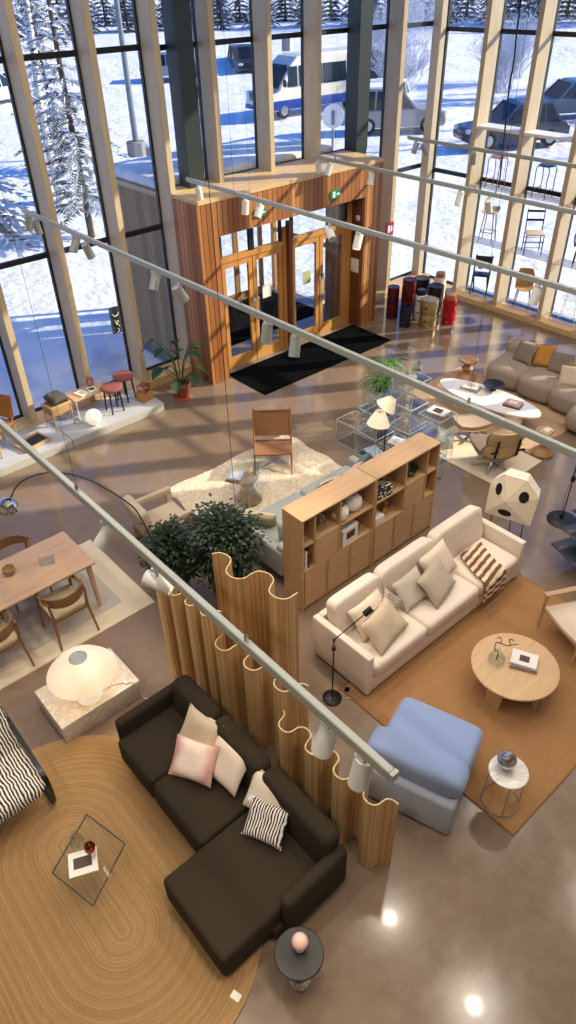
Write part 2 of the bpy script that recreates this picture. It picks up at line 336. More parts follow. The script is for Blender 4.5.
# ------------------------------------------------------------------ mesh builder
def xf(loc=(0, 0, 0), rot=(0, 0, 0)): return Matrix.Translation(Vector(loc)) @ Euler(rot).to_matrix().to_4x4()
class MB:
    def __init__(s): s.v = []; s.f = []; s.uv = None
    def add(s, verts, faces, mtx=None):
        o = len(s.v)
        s.v += [tuple(mtx @ Vector(p)) for p in verts] if mtx is not None else [tuple(p) for p in verts]
        s.f += [tuple(i + o for i in f) for f in faces]; return s
    def box(s, c, size, rot=(0, 0, 0), bev=0., seg=2):
        bm = bmesh.new(); bmesh.ops.create_cube(bm, size=1.0)
        bmesh.ops.scale(bm, vec=size, verts=bm.verts)
        if bev: bmesh.ops.bevel(bm, geom=list(bm.edges), offset=min(bev, min(size)*.49), segments=seg, profile=.5, affect='EDGES')
        bm.verts.index_update()
        s.add([v.co.copy() for v in bm.verts], [[v.index for v in f.verts] for f in bm.faces], xf(c, rot)); bm.free(); return s
    def rings(s, rings, cap=True, mtx=None, close=True):
        n = len(rings[0]); vs = [p for r in rings for p in r]; fs = []
        for i in range(len(rings)-1):
            for j in range(n if close else n-1):
                k = (j+1) % n
                fs.append((i*n+j, i*n+k, (i+1)*n+k, (i+1)*n+j))
        if cap: fs.append(tuple(range(n))[::-1]); fs.append(tuple((len(rings)-1)*n+j for j in range(n)))
        return s.add(vs, fs, mtx)
    def tube(s, pts, r, seg=8, closed=False):
        pts = [Vector(p) for p in pts]; N = len(pts); rr = r if isinstance(r, (list, tuple)) else [r]*N
        rings = []; up = None
        for i, p in enumerate(pts):
            if closed: d = (pts[(i+1) % N]-pts[i-1])
            else: d = pts[min(i+1, N-1)]-pts[max(i-1, 0)]
            d.normalize()
            if up is None:
                up = d.orthogonal().normalized()
            else:
                up = (up - d*up.dot(d)); up = up.normalized() if up.length > 1e-6 else d.orthogonal().normalized()
            b = d.cross(up)
            rings.append([p + (up*math.cos(2*PI*k/seg) + b*math.sin(2*PI*k/seg))*rr[i] for k in range(seg)])
        if closed: rings.append(rings[0])
        return s.rings(rings, not closed)
    def cyl(s, p0, p1, r0, r1=None, seg=16): return s.tube([p0, p1], [r0, r0 if r1 is None else r1], seg)
    def bar(s, p0, p1, w, h, up=(0, 0, 1)):
        p0, p1 = Vector(p0), Vector(p1); d = (p1-p0).normalized(); u = Vector(up)
        u = (u - d*u.dot(d)); u = u.normalized() if u.length > 1e-4 else d.orthogonal().normalized(); b = d.cross(u)
        q = [(u*h/2+b*w/2), (-u*h/2+b*w/2), (-u*h/2-b*w/2), (u*h/2-b*w/2)]
        return s.rings([[p0+x for x in q], [p1+x for x in q]])
    def lathe(s, prof, seg=28, c=(0, 0, 0), cap=True, mtx=None):
        c = Vector(c)
        rings = [[c + Vector((max(r, 1e-4)*math.cos(2*PI*k/seg), max(r, 1e-4)*math.sin(2*PI*k/seg), z)) for k in range(seg)] for r, z in prof]
        return s.rings(rings, cap, mtx)
    def prism(s, poly, z0, z1, mtx=None):
        return s.rings([[(x, y, z0) for x, y in poly], [(x, y, z1) for x, y in poly]], True, mtx)
    def sup(s, c, size, e=.35, e2=None, rot=(0, 0, 0), nu=28, nv=16):
        e2 = e if e2 is None else e2
        sg = lambda x, p: math.copysign(abs(x)**p, x)
        rings = []
        for i in range(nv+1):
            ph = -PI/2 + PI*i/nv; cz = sg(math.sin(ph), e2); cr = max(sg(math.cos(ph), e2), 1e-3)
            rings.append([(size[0]/2*cr*sg(math.cos(2*PI*k/nu), e), size[1]/2*cr*sg(math.sin(2*PI*k/nu), e), size[2]/2*cz) for k in range(nu)])
        return s.rings(rings, True, xf(c, rot))
    def surf(s, fn, nu, nv, thick=0., mtx=None):
        P = [[Vector(fn(i/nu, j/nv)) for j in range(nv+1)] for i in range(nu+1)]
        idx = lambda i, j: i*(nv+1)+j
        vs = [P[i][j] for i in range(nu+1) for j in range(nv+1)]
        fs = [(idx(i, j), idx(i+1, j), idx(i+1, j+1), idx(i, j+1)) for i in range(nu) for j in range(nv)]
        if thick:
            N = []
            for i in range(nu+1):
                for j in range(nv+1):
                    a = P[min(i+1, nu)][j]-P[max(i-1, 0)][j]; b = P[i][min(j+1, nv)]-P[i][max(j-1, 0)]
                    n = a.cross(b); N.append(n.normalized() if n.length > 1e-9 else Vector((0, 0, 1)))
            o = len(vs); vs2 = [v - n*thick for v, n in zip(vs, N)]
            fs2 = [tuple(k+o for k in f[::-1]) for f in fs]
            rim = [idx(i, 0) for i in range(nu)] + [idx(nu, j) for j in range(nv)] + [idx(i, nv) for i in range(nu, 0, -1)] + [idx(0, j) for j in range(nv, 0, -1)]
            fr = [(rim[k+1-len(rim)], rim[k], rim[k]+o, rim[k+1-len(rim)]+o) for k in range(len(rim))]
            vs += vs2; fs += fs2 + fr
        return s.add(vs, fs, mtx)
    def out(s, name, mat, parent=None, loc=None, rotz=0., smooth=35, rot=None, uv=None):
        me = bpy.data.meshes.new(name); me.from_pydata(s.v, [], s.f); me.validate()
        bm = bmesh.new(); bm.from_mesh(me); bmesh.ops.recalc_face_normals(bm, faces=bm.faces); bm.to_mesh(me); bm.free()
        if isinstance(mat, str): mat = M[mat]
        me.materials.append(mat)
        if smooth is not None:
            me.polygons.foreach_set('use_smooth', [True]*len(me.polygons)); me.set_sharp_from_angle(angle=rad(smooth))
        o = bpy.data.objects.new(name, me); COL.objects.link(o)
        if parent is not None: o.parent = parent
        if loc is not None: o.location = loc
        o.rotation_euler = rot if rot is not None else (0, 0, rotz)
        return o

def tag(o, label=None, cat=None, group=None, kind=None):
    if label: o['label'] = label
    if cat: o['category'] = cat
    if group: o['group'] = group
    if kind: o['kind'] = kind
    return o
def thing(name, label, cat, loc=(0, 0, 0), rotz=0., group=None, rot=None):
    o = bpy.data.objects.new(name, None); COL.objects.link(o); o.empty_display_size = .1
    o.location = loc; o.rotation_euler = rot if rot is not None else (0, 0, rotz)
    return tag(o, label, cat, group)
def struct(name, mb, mat, loc=None, smooth=None):
    return tag(mb.out(name, mat, None, loc, smooth=smooth), kind='structure')
def dup(root, loc=None, rotz=None, label=None, scale=None, rot=None):
    r = root.copy(); COL.objects.link(r)
    if loc is not None: r.location = loc
    if rot is not None: r.rotation_euler = rot
    elif rotz is not None: r.rotation_euler = (0, 0, rotz)
    if scale: r.scale = (scale,)*3 if not isinstance(scale, tuple) else scale
    if label: r['label'] = label
    for ch in list(root.children):
        c = ch.copy(); COL.objects.link(c); c.parent = r
        for g in list(ch.children):
            d = g.copy(); COL.objects.link(d); d.parent = c
    return r
def arc(c, r, a0, a1, n, ax=(1, 0, 0), ay=(0, 1, 0)):
    c, ax, ay = Vector(c), Vector(ax), Vector(ay)
    return [c + ax*r*math.cos(a0+(a1-a0)*i/n) + ay*r*math.sin(a0+(a1-a0)*i/n) for i in range(n+1)]
def smooth_path(pts, n=8):
    pts = [Vector(p) for p in pts]; out = []
    for i in range(len(pts)-1):
        p0, p1, p2, p3 = pts[max(i-1, 0)], pts[i], pts[i+1], pts[min(i+2, len(pts)-1)]
        for k in range(n):
            t = k/n
            out.append(.5*((2*p1)+(p2-p0)*t+(2*p0-5*p1+4*p2-p3)*t*t+(-p0+3*p1-3*p2+p3)*t**3))
    return out + [pts[-1]]

# ================================================================== SETTING
GX, GY = 13.36, 10.68          # glass planes
struct('floor', MB().box((3.7, 1.85, -.05), (19.6, 17.8, .1)), 'floor')
struct('ceiling', MB().box((3.7, 1.85, 8.05), (19.6, 17.9, .1)), 'ceil')
struct('wall_back', MB().box((3.7, -7.05, 4), (19.6, .1, 8)), 'wall')
struct('wall_left', MB().box((-6.05, 1.85, 4), (.1, 17.8, 8)), 'wall')
struct('wall_right', MB().box((GX+.05, -2.73, 4), (.1, 8.64, 8)), 'wall')
struct('wall_far', MB().box((-3.4, GY+.05, 4), (5.2, .1, 8)), 'wall')
# left facade posts + windows
PW, PD = .1, .36
lx = [-.85+1.05*k for k in range(7)] + [6.5+.0]          # .. 3.35 4.4 5.45 6.5
lx = [-.85, .2, 1.25, 2.3, 3.38, 4.44, 5.49, 6.51]
tn = 0
def lpost(x, z0=0.1, w=PW):
    global tn; tn += 1
    struct(f'trim_{tn}', MB().box((x+w/2, 10.3+PD/2, (z0+8)/2), (w, PD, 8-z0), bev=.006, seg=1), 'post')
for x in lx: lpost(x)
for x in (7.5, 8.62, 9.72): lpost(x, 3.06)
lpost(11.86, .05, .12)
tn += 1; struct(f'trim_{tn}', MB().box((13.22, 10.55, 4), (.16, .2, 8), bev=.006), 'post')      # corner
for x in (6.92, 10.78):                                                                              # dark steel columns beside the porch
    tn += 1
    m = MB().box((x+.15, 10.34, 5.6), (.3, .02, 4.9)).box((x+.15, 10.62, 5.6), (.3, .02, 4.9)).box((x+.15, 10.48, 5.6), (.05, .28, 4.9))
    m.box((x+.15, 10.48, 5.5), (.3, .26, 5))
    struct(f'trim_{tn}', m, 'steel')
wn_ = 0
def win(x0, x1, z0, zs, z1=8.0, plane='y'):
    """one bay: pane, black frame and transoms"""
    global wn_; wn_ += 1
    w = x1-x0; c = (x0+x1)/2; f = MB(); T = .05
    def bx(a, z, sa, sz, d=.06):
        if plane == 'y': f.box((a, GY, z), (sa, d, sz))
        else: f.box((GX, a, z), (d, sa, sz))
    if plane == 'y': p = MB().box((c, GY, (z0+z1)/2), (w, .012, z1-z0))
    else: p = MB().box((GX, c, (z0+z1)/2), (.012, w, z1-z0))
    o = struct(f'window_{wn_}', p, 'glass')
    bx(x0+T/2, (z0+z1)/2, T, z1-z0); bx(x1-T/2, (z0+z1)/2, T, z1-z0); bx(c, z0+T/2, w, T); bx(c, z1-T/2, w, T)
    f.out('window_frame', 'black_frame', o, smooth=None)
    for z in zs:
        f = MB(); bx(c, z, w-.1, .075); f.out('transom', 'black_frame', o, smooth=None)
for a, b in zip(lx[:-1], lx[1:]): win(a+.02, b+.02, .14, (2.57, 5.09))
ux = [6.55, 7.5, 8.62, 9.72, 10.85, 11.86]
for i, (a, b) in enumerate(zip(ux[:-1], ux[1:])):
    win(a+.04, b+.04, 3.1 if i < 4 else .14, (5.06,))
win(11.95, 13.3, .14, (2.5, 5.04))
struct('trim_40', MB().box((2.6, 10.5, .08), (7.9, .48, .16), bev=.008), 'sill')
struct('trim_41', MB().box((12.1, 10.5, .08), (2.5, .48, .16), bev=.008), 'sill')
# right facade
ry = [9.2, 8.12, 7.04, 5.96, 4.88, 3.8, 2.72, 1.64]
for y in ry:
    tn += 1
    struct(f'trim_{tn}', MB().box((12.95+.2, y+.05, 4.05), (.4, .1, 7.9), bev=.006, seg=1), 'post')
struct('trim_42', MB().box((13.15, 6.1, .06), (.46, 8.9, .12), bev=.008), 'sill')
rb = [10.45] + ry
for a, b in zip(rb[:-1], rb[1:]): win(b+.06, a+.04, .1, (2.42, 4.95), 8.0, 'x')
# glass shelves
sh = 0
slev = (.22, 1.3, 2.37, 3.43)
for bi, (a, b) in enumerate(zip(ry[:4], ry[1:5])):
    for li, z in enumerate(slev):
        row = ('bottom', 'second', 'third', 'top')[li]; bay = ('left', 'second', 'third', 'right-hand')[bi]
        t_ = .012 if li < 3 else .05
        tag(MB().box((13.13, (a+b+.1)/2, z), (.4, a-b-.102, t_)).out('display_shelf', 'smoke' if li < 3 else 'white', smooth=None),
            f'{"clear glass" if li < 3 else "white"} chair display shelf, {row} row in the {bay} bay of the right window wall', 'shelf', 'display shelves in the right window wall')

# ---- entrance porch (timber box)
def bwall(name, c, s): return struct(name, MB().box(c, s), 'boards')
bwall('wall_entrance_left', (6.7, 9.945, 1.54), (.38, .69, 3.08)); bwall('wall_entrance_side', (6.76, 10.47, 1.54), (.26, .36, 3.08))
bwall('wall_entrance_right', (10.53, 10.13, 1.54), (.45, 1.06, 3.08))
bwall('wall_entrance_header', (8.6, 9.78, 2.81), (3.41, .36, .54))
struct('ceiling_entrance', MB().box((8.65, 10.13, 3.11), (4.25, 1.08, .06)), 'sill')
struct('wall_entrance_reveal', MB().box((10.29, 9.86, 1.27), (.05, .48, 2.54)), 'redwood')
# doors
dn = 0
def door(x0, x1, y, hinge, z1=1.97):
    global dn; dn += 1
    w = x1-x0; st = .085
    fr = MB()
    fr.box((x0+st/2, y, z1/2), (st, .05, z1)).box((x1-st/2, y, z1/2), (st, .05, z1))
    fr.box(((x0+x1)/2, y, .1), (w-2*st, .05, .2)).box(((x0+x1)/2, y, z1-.05), (w-2*st, .05, .1))
    o = struct(f'door_{dn}', fr, 'doorwood')
    MB().box(((x0+x1)/2, y, z1/2+.05), (w-.17, .014, z1-.3)).out('door_pane', 'glass', o, smooth=None)
    hx = x1-.045 if hinge < 0 else x0+.045
    h = MB().tube(smooth_path([(hx, y-.03, .8), (hx, y-.09, .83), (hx, y-.09, 1.2), (hx, y-.03, 1.23)], 4), .012, 8)
    h.out('door_handle', 'chrome', o)
    return o
for i, (a, b) in enumerate(((7.1, 7.78), (7.8, 8.48), (8.72, 9.42), (9.44, 10.14))): door(a, b, 9.93, -1 if i % 2 == 0 else 1)
fr = MB().box((8.6, 9.93, 1.14), (.22, .1, 2.28)).box((7.0, 9.93, 1.25), (.2, .1, 2.5)).box((10.2, 9.93, 1.25), (.12, .1, 2.5)).box((7.795, 9.93, 2.02), (1.385, .09, .09)).box((9.425, 9.93, 2.02), (1.425, .09, .09))
struct('trim_43', fr, 'doorwood')
struct('trim_44', MB().box((8.6, 9.84, 1.2), (.07, .1, 2.4)), 'redwood')
for i, (a, b) in enumerate(((7.1, 7.78), (7.8, 8.48), (8.72, 10.14))):
    wn_ += 1
    o = struct(f'window_{wn_}', MB().box(((a+b)/2, 9.93, 2.3), (b-a, .012, .46)), 'glass')
    MB().box((a+.02, 9.93, 2.3), (.04, .06, .5)).box((b-.02, 9.93, 2.3), (.04, .06, .5)).out('window_frame', 'black_frame', o, smooth=None)
# outer vestibule
struct('wall_vestibule_left', MB().box((6.69, 11.7, 1.49), (.1, 1.98, 2.98)), 'outerboards')
struct('window_30', MB().box((10.6, 11.7, 1.49), (.012, 1.98, 2.98)), 'glass'); struct('trim_46', MB().box((10.6, 12.65, 1.49), (.1, .1, 2.98)), 'doorwood'); struct('trim_47', MB().box((10.6, 11.7, 1.3), (.06, 1.8, .08)), 'doorwood')
struct('ceiling_vestibule', MB().box((8.65, 11.72, 3.0), (4.05, 2.02, .08)), 'sill')
tag(MB().box((8.65, 11.75, 3.13), (3.98, 1.9, .18), bev=.07, seg=3).out('snow_layer', 'snow'), 'layer of snow lying on the porch roof', 'snow', kind='stuff')
struct('floor_vestibule', MB().box((8.63, 11.7, -.05), (4.0, 2.0, .1)), 'floor')
for a, b in ((7.1, 8.6), (8.7, 10.2)):
    dn += 1
    fr = MB().box((a+.05, 12.6, 1.2), (.1, .06, 2.4)).box((b-.05, 12.6, 1.2), (.1, .06, 2.4)).box(((a+b)/2, 12.6, .06), (b-a-.2, .055, .12)).box(((a+b)/2, 12.6, 2.0), (b-a-.2, .055, .1)).box(((a+b)/2, 12.6, 1.2), (.12, .06, 2.4))
    o = struct(f'door_{dn}', fr, 'doorwood')
    MB().box(((a+b)/2, 12.6, 1.2), (b-a-.2, .012, 2.3)).out('door_pane', 'glass', o, smooth=None)
tag(MB().box((8.6, 9.21, .006), (3.3, 1.08, .012)).out('entrance_mat', 'mat', smooth=None), 'long black entrance mat on the floor in front of the glass doors', 'mat')
tag(MB().box((8.63, 11.6, .006), (3.3, 1.7, .012)).out('vestibule_mat', 'mat', smooth=None), 'black mat inside the porch behind the glass doors', 'mat')
# signs on the porch
def exit_sign(x, z, label):
    t_ = thing('exit_sign', label, 'sign', (x, 9.575, z))
    MB().box((0, 0, 0), (.2, .04, .13), bev=.006).out('sign_plate', 'greenlit', t_)
    m = MB().box((-.06, -.024, .0), (.055, .006, .10))
    m.add([(.0, -.024, .0), (.03, -.024, .033), (.03, -.024, .012), (.085, -.024, .012), (.085, -.024, -.012), (.03, -.024, -.012), (.03, -.024, -.033)], [(0, 1, 2, 3, 4, 5, 6)])
    m.out('pictogram', 'whitelit', t_, smooth=None)
exit_sign(9.5, 2.74, 'green exit sign high on the cedar porch above the right-hand doors')
exit_sign(7.75, 2.76, 'small green exit sign on the cedar porch above the left-hand doors')
tag(MB().box((10.245, 9.75, 1.25), (.03, .2, .26), bev=.006).out('wall_notice', 'cover'), 'white notice panel on the reddish side wall by the right-hand doors', 'notice')
t_ = thing('fire_alarm_button', 'red fire alarm button on the reddish side wall above the white notice', 'alarm', (10.26, 9.72, 1.72))
MB().box((0, 0, 0), (.04, .1, .1), bev=.008).out('box', 'signred', t_); MB().box((-.021, 0, 0), (.006, .05, .05)).out('button', 'white', t_)
t_ = thing('fire_sign', 'red square fire sign on the pale post right of the porch', 'sign', (11.83, 10.28, 1.52))
MB().box((0, 0, 0), (.24, .02, .26)).out('sign_plate', 'signred', t_); MB().box((-.03, -.013, 0), (.06, .005, .14)).box((.05, -.013, 0), (.04, .005, .12)).out('pictogram', 'whitelit', t_)
t_ = thing('smoke_detector', 'round white detector on the reddish side wall above the alarm button', 'detector', (10.26, 9.72, 2.15), rot=(0, -PI/2, 0))
MB().lathe([(.055, 0), (.055, .015), (.04, .035), (.001, .04)], 18).out('body', 'white', t_); MB().lathe([(.02, .038), (.02, .043), (.001, .043)], 12).out('ring', 'copper', t_)
for i, (x, nm) in enumerate(((8.1, 'left'), (9.1, 'right'))):
    tag(MB().box((x, 9.915, 1.25), (.2, .004, .24)).out('door_notice', 'covergreen' if i else 'cover', smooth=None), f'{"pale green" if i else "white"} paper notice on the glass of the {nm} pair of doors', 'notice')

# ---- light rails and spotlights
RZ = 3.4
rails = []
ordn = ['first', 'second', 'third', 'fourth', 'fifth', 'sixth', 'seventh', 'eighth']
def rail(x, y0, y1, label, wires):
    t_ = thing('light_rail', label, 'light rail', (x, (y0+y1)/2, RZ), group='hanging light rails')
    L = y1-y0
    MB().box((0, 0, 0), (.037, L, .044), bev=.005, seg=1).box((-.012, 0, -.029), (.012, L-.01, .016)).box((.012, 0, -.029), (.012, L-.01, .016)).out('track', 'rail', t_)
    MB().box((0, -L/2-.01, 0), (.039, .02, .046)).out('end_cap', 'rail', t_); MB().box((0, L/2+.01, 0), (.039, .02, .046)).out('end_cap', 'rail', t_)
    for y in wires:
        MB().cyl((0, y-(y0+y1)/2, .02), (0, y-(y0+y1)/2, 8-RZ), .0012, seg=5).out('suspension_wire', 'black_metal', t_)
        MB().cyl((0, y-(y0+y1)/2, .025), (0, y-(y0+y1)/2, .06), .012, seg=10).out('wire_clip', 'chrome', t_)
rail(1.34, .96, 9.6, 'nearest pale light rail, hanging over the dark sofa', (1.9, 3.6, 7.))
rail(4.0, 1.2, 10.15, 'second pale light rail from the front, hanging over the bookcase and shag rug', (2.6, 5.3, 9.))
rail(6.62, 1.2, 9.95, 'third pale light rail from the front, starting at the left corner of the porch', (3.2, 5.2, 8.4))
rail(9.1, 1.2, 9.75, 'fourth pale light rail from the front, hanging before the right half of the porch', (3.2, 6.0, 9.2))
rail(11.42, 1.2, 9.6, 'farthest pale light rail, hanging by the right window wall', (4.2, 7.5))
def spot(x, y, az, tilt, label, lit=0., size=1., dark=False):
    """cylinder spotlight under the rail: az heading of the beam, tilt from straight down"""
    t_ = thing('spotlight', label, 'spotlight', (x, y, RZ-.045), rotz=rad(az), group='cylinder spotlights on the rails')
    MB().box((0, 0, -.01), (.035, .05, .03), bev=.003).cyl((0, 0, -.02), (0, 0, -.07), .01, seg=8).out('adapter', 'spotw', t_)
    a = rad(tilt); d = Vector((math.sin(a), 0, -math.cos(a)))
    c = Vector((0, 0, -.12)); L = .17*size; r = .047*size
    b = MB().tube([c-d*L*.5, c-d*L*.49, c+d*L*.5, c+d*L*.5, c+d*L*.4], [r*.92, r, r, r*.86, r*.8], 20)
    b.out('lamp_body', 'rail' if dark else 'spotw', t_)
    MB().tube([c+d*(L*.40), c+d*(L*.42)], r*.78, 16).out('lens', 'bulbglow' if lit else 'screenblk', t_)
    if lit:
        ld = bpy.data.lights.new('spot_bulb', 'SPOT'); ld.energy = lit; ld.color = (1, .8, .58); ld.spot_size = rad(75); ld.spot_blend = .7; ld.shadow_soft_size = .05
        lo = bpy.data.objects.new('spot_bulb', ld); COL.objects.link(lo); lo.parent = t_
        lo.location = c + d*(L*.56); lo.rotation_euler = d.to_track_quat('-Z', 'Y').to_euler()
RN = {1.34: 'nearest', 4.0: 'second', 6.62: 'third', 9.1: 'fourth', 11.42: 'farthest'}
spec = {1.34: [(1.12, 180, 12, 1), (1.34, 180, 20, 1), (2.72, -60, 75, 1), (3.3, 150, 35, 1)],
        4.0: [(4.52, 210, 22, 1), (4.92, 200, 12, 1), (6.36, -20, 30, 0), (6.86, 200, 30, 0), (8.38, 0, 18, 0), (8.72, 190, 32, 0), (9.8, 0, 10, 0), (10.05, 180, 10, 0)],
        6.62: [(3.7, 180, 25, 1), (6.26, 200, 30, 1), (6.76, -110, 55, 0), (8.21, 200, 40, 0), (8.52, 180, 8, 0), (9.66, 0, 8, 0)],
        9.1: [(4.4, 200, 20, 1), (6.09, 10, 25, 1), (6.6, 190, 20, 0), (8.37, 200, 20, 0), (9.35, 180, 25, 0), (9.6, 0, 8, 0)],
        11.42: [(8.1, 30, 20, 0), (9.2, -20, 30, 0), (9.42, 180, 25, 0)]}
LIT = {1.34: 70, 4.0: 70, 6.62: 60, 9.1: 50, 11.42: 0}
for x, L in spec.items():
    for i, (y, az, ti, on) in enumerate(L):
        spot(x, y, az, ti, f'cylinder spotlight, {ordn[i]} from the near end of the {RN[x]} light rail', LIT[x] if on else 0., 1.0 if x == 1.34 else 1.1, x in (4.0, 11.42))
# thin black pendant cord near the right window
pts = [onX(521, 0, 11.6), onX(514, 60, 11.6), onX(509, 90, 11.6), onX(503, 150, 11.6), onX(499, 187, 11.6)]
top = pts[0].copy(); top.z = 8.0
tag(MB().tube(smooth_path([top] + pts, 6), .014, 8).out('hanging_rope', 'black_metal'), 'thin wavy black rope hanging before the right window wall', 'rope')

# ceiling downlights (their reflections show on the floor)
dl0 = thing('ceiling_downlight', 'recessed round ceiling downlight', 'downlight', (4.97, 3.2, 7.99), group='ceiling downlights')
MB().lathe([(.17, 0), (.17, -.02), (.14, -.03), (.13, 0)], 24).out('trim_ring', 'white', dl0)
MB().lathe([(.13, -.006), (.001, -.006)], 24, cap=False).out('lens', 'dlglow', dl0)
DL = [(4.97, 3.2), (5.0, 1.33), (5.0, 5.1), (1.5, 3.2), (1.5, 1.2), (1.5, 5.6), (-1.5, 3.2), (-1.5, 5.6), (8.2, 3.2), (8.2, 5.6), (8.2, .8), (11, 3.2), (3.0, 8.6), (5, 7.6), (-1.5, 8.4), (1.5, -2), (5, -2), (-1.5, .8)]
dll = bpy.data.lights.new('downlight_bulb', 'AREA'); dll.shape = 'DISK'; dll.size = .26; dll.energy = 22; dll.color = (1, .89, .75); dll.spread = rad(150)
for i, (x, y) in enumerate(DL):
    o = dl0 if i == 0 else dup(dl0, (x, y, 7.99))
    lo = bpy.data.objects.new('downlight_bulb', dll); COL.objects.link(lo); lo.parent = o; lo.location = (0, 0, -.04)

M['lineglow'] = emis('linear_lamp_glow', '#ffe9c8', 3.5)
def line_lamp(label, a, b):
    a, b = Vector(a), Vector(b); r = thing('linear_ceiling_light', label, 'ceiling light', ((a.x+b.x)/2, (a.y+b.y)/2, 7.97), math.atan2(b.y-a.y, b.x-a.x), 'linear ceiling lights'); L = (b-a).length
    MB().box((0, 0, 0), (L, .07, .06), bev=.008).out('housing', 'white', r); MB().box((0, 0, -.033), (L-.04, .045, .008)).out('diffuser', 'lineglow', r)
k2 = 1 + 8/6
for nm, p, q, z in (('over the near floor', (405, 940), (450, 990), 0), ('over the glass table', (103, 866), (113, 882), .375), ('over the right rug corner', (553, 822), (574, 874), 0)):
    A, B = F(*p, z), F(*q, z); kk = 1 + (7.94-z)/(6-z)
    line_lamp(f'linear ceiling light {nm}', (A.x*kk, A.y*kk), (B.x*kk, B.y*kk))


# ================================================================== LIGHT
w = bpy.data.worlds.new('world'); sc.world = w; w.use_nodes = True
nt = w.node_tree; nt.nodes.clear()
wo = nt.nodes.new('ShaderNodeOutputWorld'); bg = nt.nodes.new('ShaderNodeBackground'); sk = nt.nodes.new('ShaderNodeTexSky')
sk.sky_type = 'NISHITA'; sk.sun_disc = False; sk.sun_elevation = rad(27); sk.sun_rotation = rad(120); sk.air_density = 1.0; sk.dust_density = .6; sk.ozone_density = 1.5
bg.inputs[1].default_value = SKY = .17
mxn = nt.nodes.new('ShaderNodeMix'); mxn.data_type = 'RGBA'; mxn.blend_type = 'MULTIPLY'; mxn.inputs[0].default_value = 1; mxn.inputs[7].default_value = (.32, .74, 1.55, 1)
nt.links.new(sk.outputs[0], mxn.inputs[6]); nt.links.new(mxn.outputs[2], bg.inputs[0]); nt.links.new(bg.outputs[0], wo.inputs[0])
sl = bpy.data.lights.new('sun', 'SUN'); sl.energy = 7.6; sl.angle = rad(.6); sl.color = (1, .86, .66)
so = bpy.data.objects.new('sun', sl); COL.objects.link(so)
AZ = rad(149); EL = rad(27)
sd = Vector((math.cos(AZ)*math.cos(EL), math.sin(AZ)*math.cos(EL), -math.sin(EL)))
so.rotation_euler = sd.to_track_quat('-Z', 'Y').to_euler(); so.location = (20, -10, 15)
vs = sc.view_settings; vs.view_transform = 'Standard'; vs.look = 'None'; vs.exposure = 0.0; vs.gamma = 1.0; vs.use_curve_mapping = False
cy = sc.cycles; cy.use_denoising = True; cy.max_bounces = 8; cy.diffuse_bounces = 4; cy.glossy_bounces = 4; cy.transparent_max_bounces = 24
cy.transmission_bounces = 6; cy.caustics_reflective = False; cy.caustics_refractive = False; cy.sample_clamp_indirect = 4.0; cy.sample_clamp_direct = 20.

# ================================================================== OUTDOORS
def snowh(x, y):
    far = max(0, min(1, (math.hypot(x-8, y-8)-14)/25))
    h = .16*math.sin(x*.31+1.3*math.sin(y*.17))*math.sin(y*.27+.6) + .07*math.sin(x*.9+y*.7)
    d = math.hypot(x, y)
    bank = .9*math.exp(-((d-66-3*math.sin(x*.13))/3.2)**2) + .45*math.exp(-((d-27.2-1.5*math.sin(x*.3))/1.1)**2)*(1 if y > x*.9 else 0)
    rise = max(0, d-72)*.03
    return -.22 + h*far*.6 + bank + rise
def grid_snow():
    xs = np.concatenate([np.arange(-60, 10, 3.), np.arange(10, 60, 1.3), np.arange(60, 171, 5.)])
    ys = np.concatenate([np.arange(-60, 8, 3.5), np.arange(8, 60, 1.3), np.arange(60, 191, 5.)])
    vs = []; fs = []; nx, ny = len(xs), len(ys)
    for i, x in enumerate(xs):
        for j, y in enumerate(ys):
            inside = (-7.5 < x < 13.5 and -8.5 < y < 11.2) or (6 < x < 11 and y < 13.4 and y > 0)
            vs.append((x, y, -.3 if inside else snowh(x, y)))
    for i in range(nx-1):
        for j in range(ny-1): fs.append((i*ny+j, (i+1)*ny+j, (i+1)*ny+j+1, i*ny+j+1))
    m = MB(); m.add(vs, fs)
    return tag(m.out('snow_ground', 'snow', None, smooth=180), kind='structure')
grid_snow()

def conifer(name, label, loc, H, R, nl, seed, mat='conifer', group=None, tw=7):
    rnd = random.Random(seed)
    t_ = thing(name, label, 'tree', loc, 0, group)
    MB().tube([(0, 0, -.3), (0, 0, H*.5), (.05, 0, H)], [R*.07, R*.045, .01], 8).out('trunk', 'trunk', t_)
    m = MB()
    for i in range(nl):
        z = H*((.1 if mat == 'conifer' else .03)+(.89 if mat == 'conifer' else .96)*i/nl); rr = R*(1-(i/nl))**.8*(.75+.4*rnd.random()) + .1
        nb = 7 if i < nl*.7 else 5
        for k in range(nb):
            a = 2*PI*(k+rnd.random()*.7)/nb + i; L = rr*(.7+.45*rnd.random())
            ca, sa = math.cos(a), math.sin(a); droop = .25+.25*rnd.random()
            P = lambda s: Vector((ca*L*s, sa*L*s, z + .12*L*s - droop*L*s*s))
            m.tube([P(.0), P(.5), P(1.)], [.02, .013, .004], 3)
            for q in range(tw):
                s = .18+.82*(q+rnd.random()*.5)/tw; p = P(s); wd = L*.2*(1.15-s*.75)
                for sg in (-1, 1):
                    e = p + Vector((ca*wd*.7 - sg*sa*wd, sa*wd*.7 + sg*ca*wd, -wd*(.25+.4*rnd.random())))
                    n = Vector((-sg*ca*.2*wd+sa*0, -sg*sa*.2*wd, 0)) + Vector((ca, sa, 0))*wd*.28
                    m.add([p - n*.5, p + n*.6, e + n*.25, e - n*.2 + Vector((0, 0, -.05*wd))], [(0, 1, 2, 3)])
                    m.add([p - n*.3, e, p + Vector((0, 0, -wd*.35))], [(0, 1, 2)])
    m.out('foliage', mat, t_, smooth=None)
    return t_
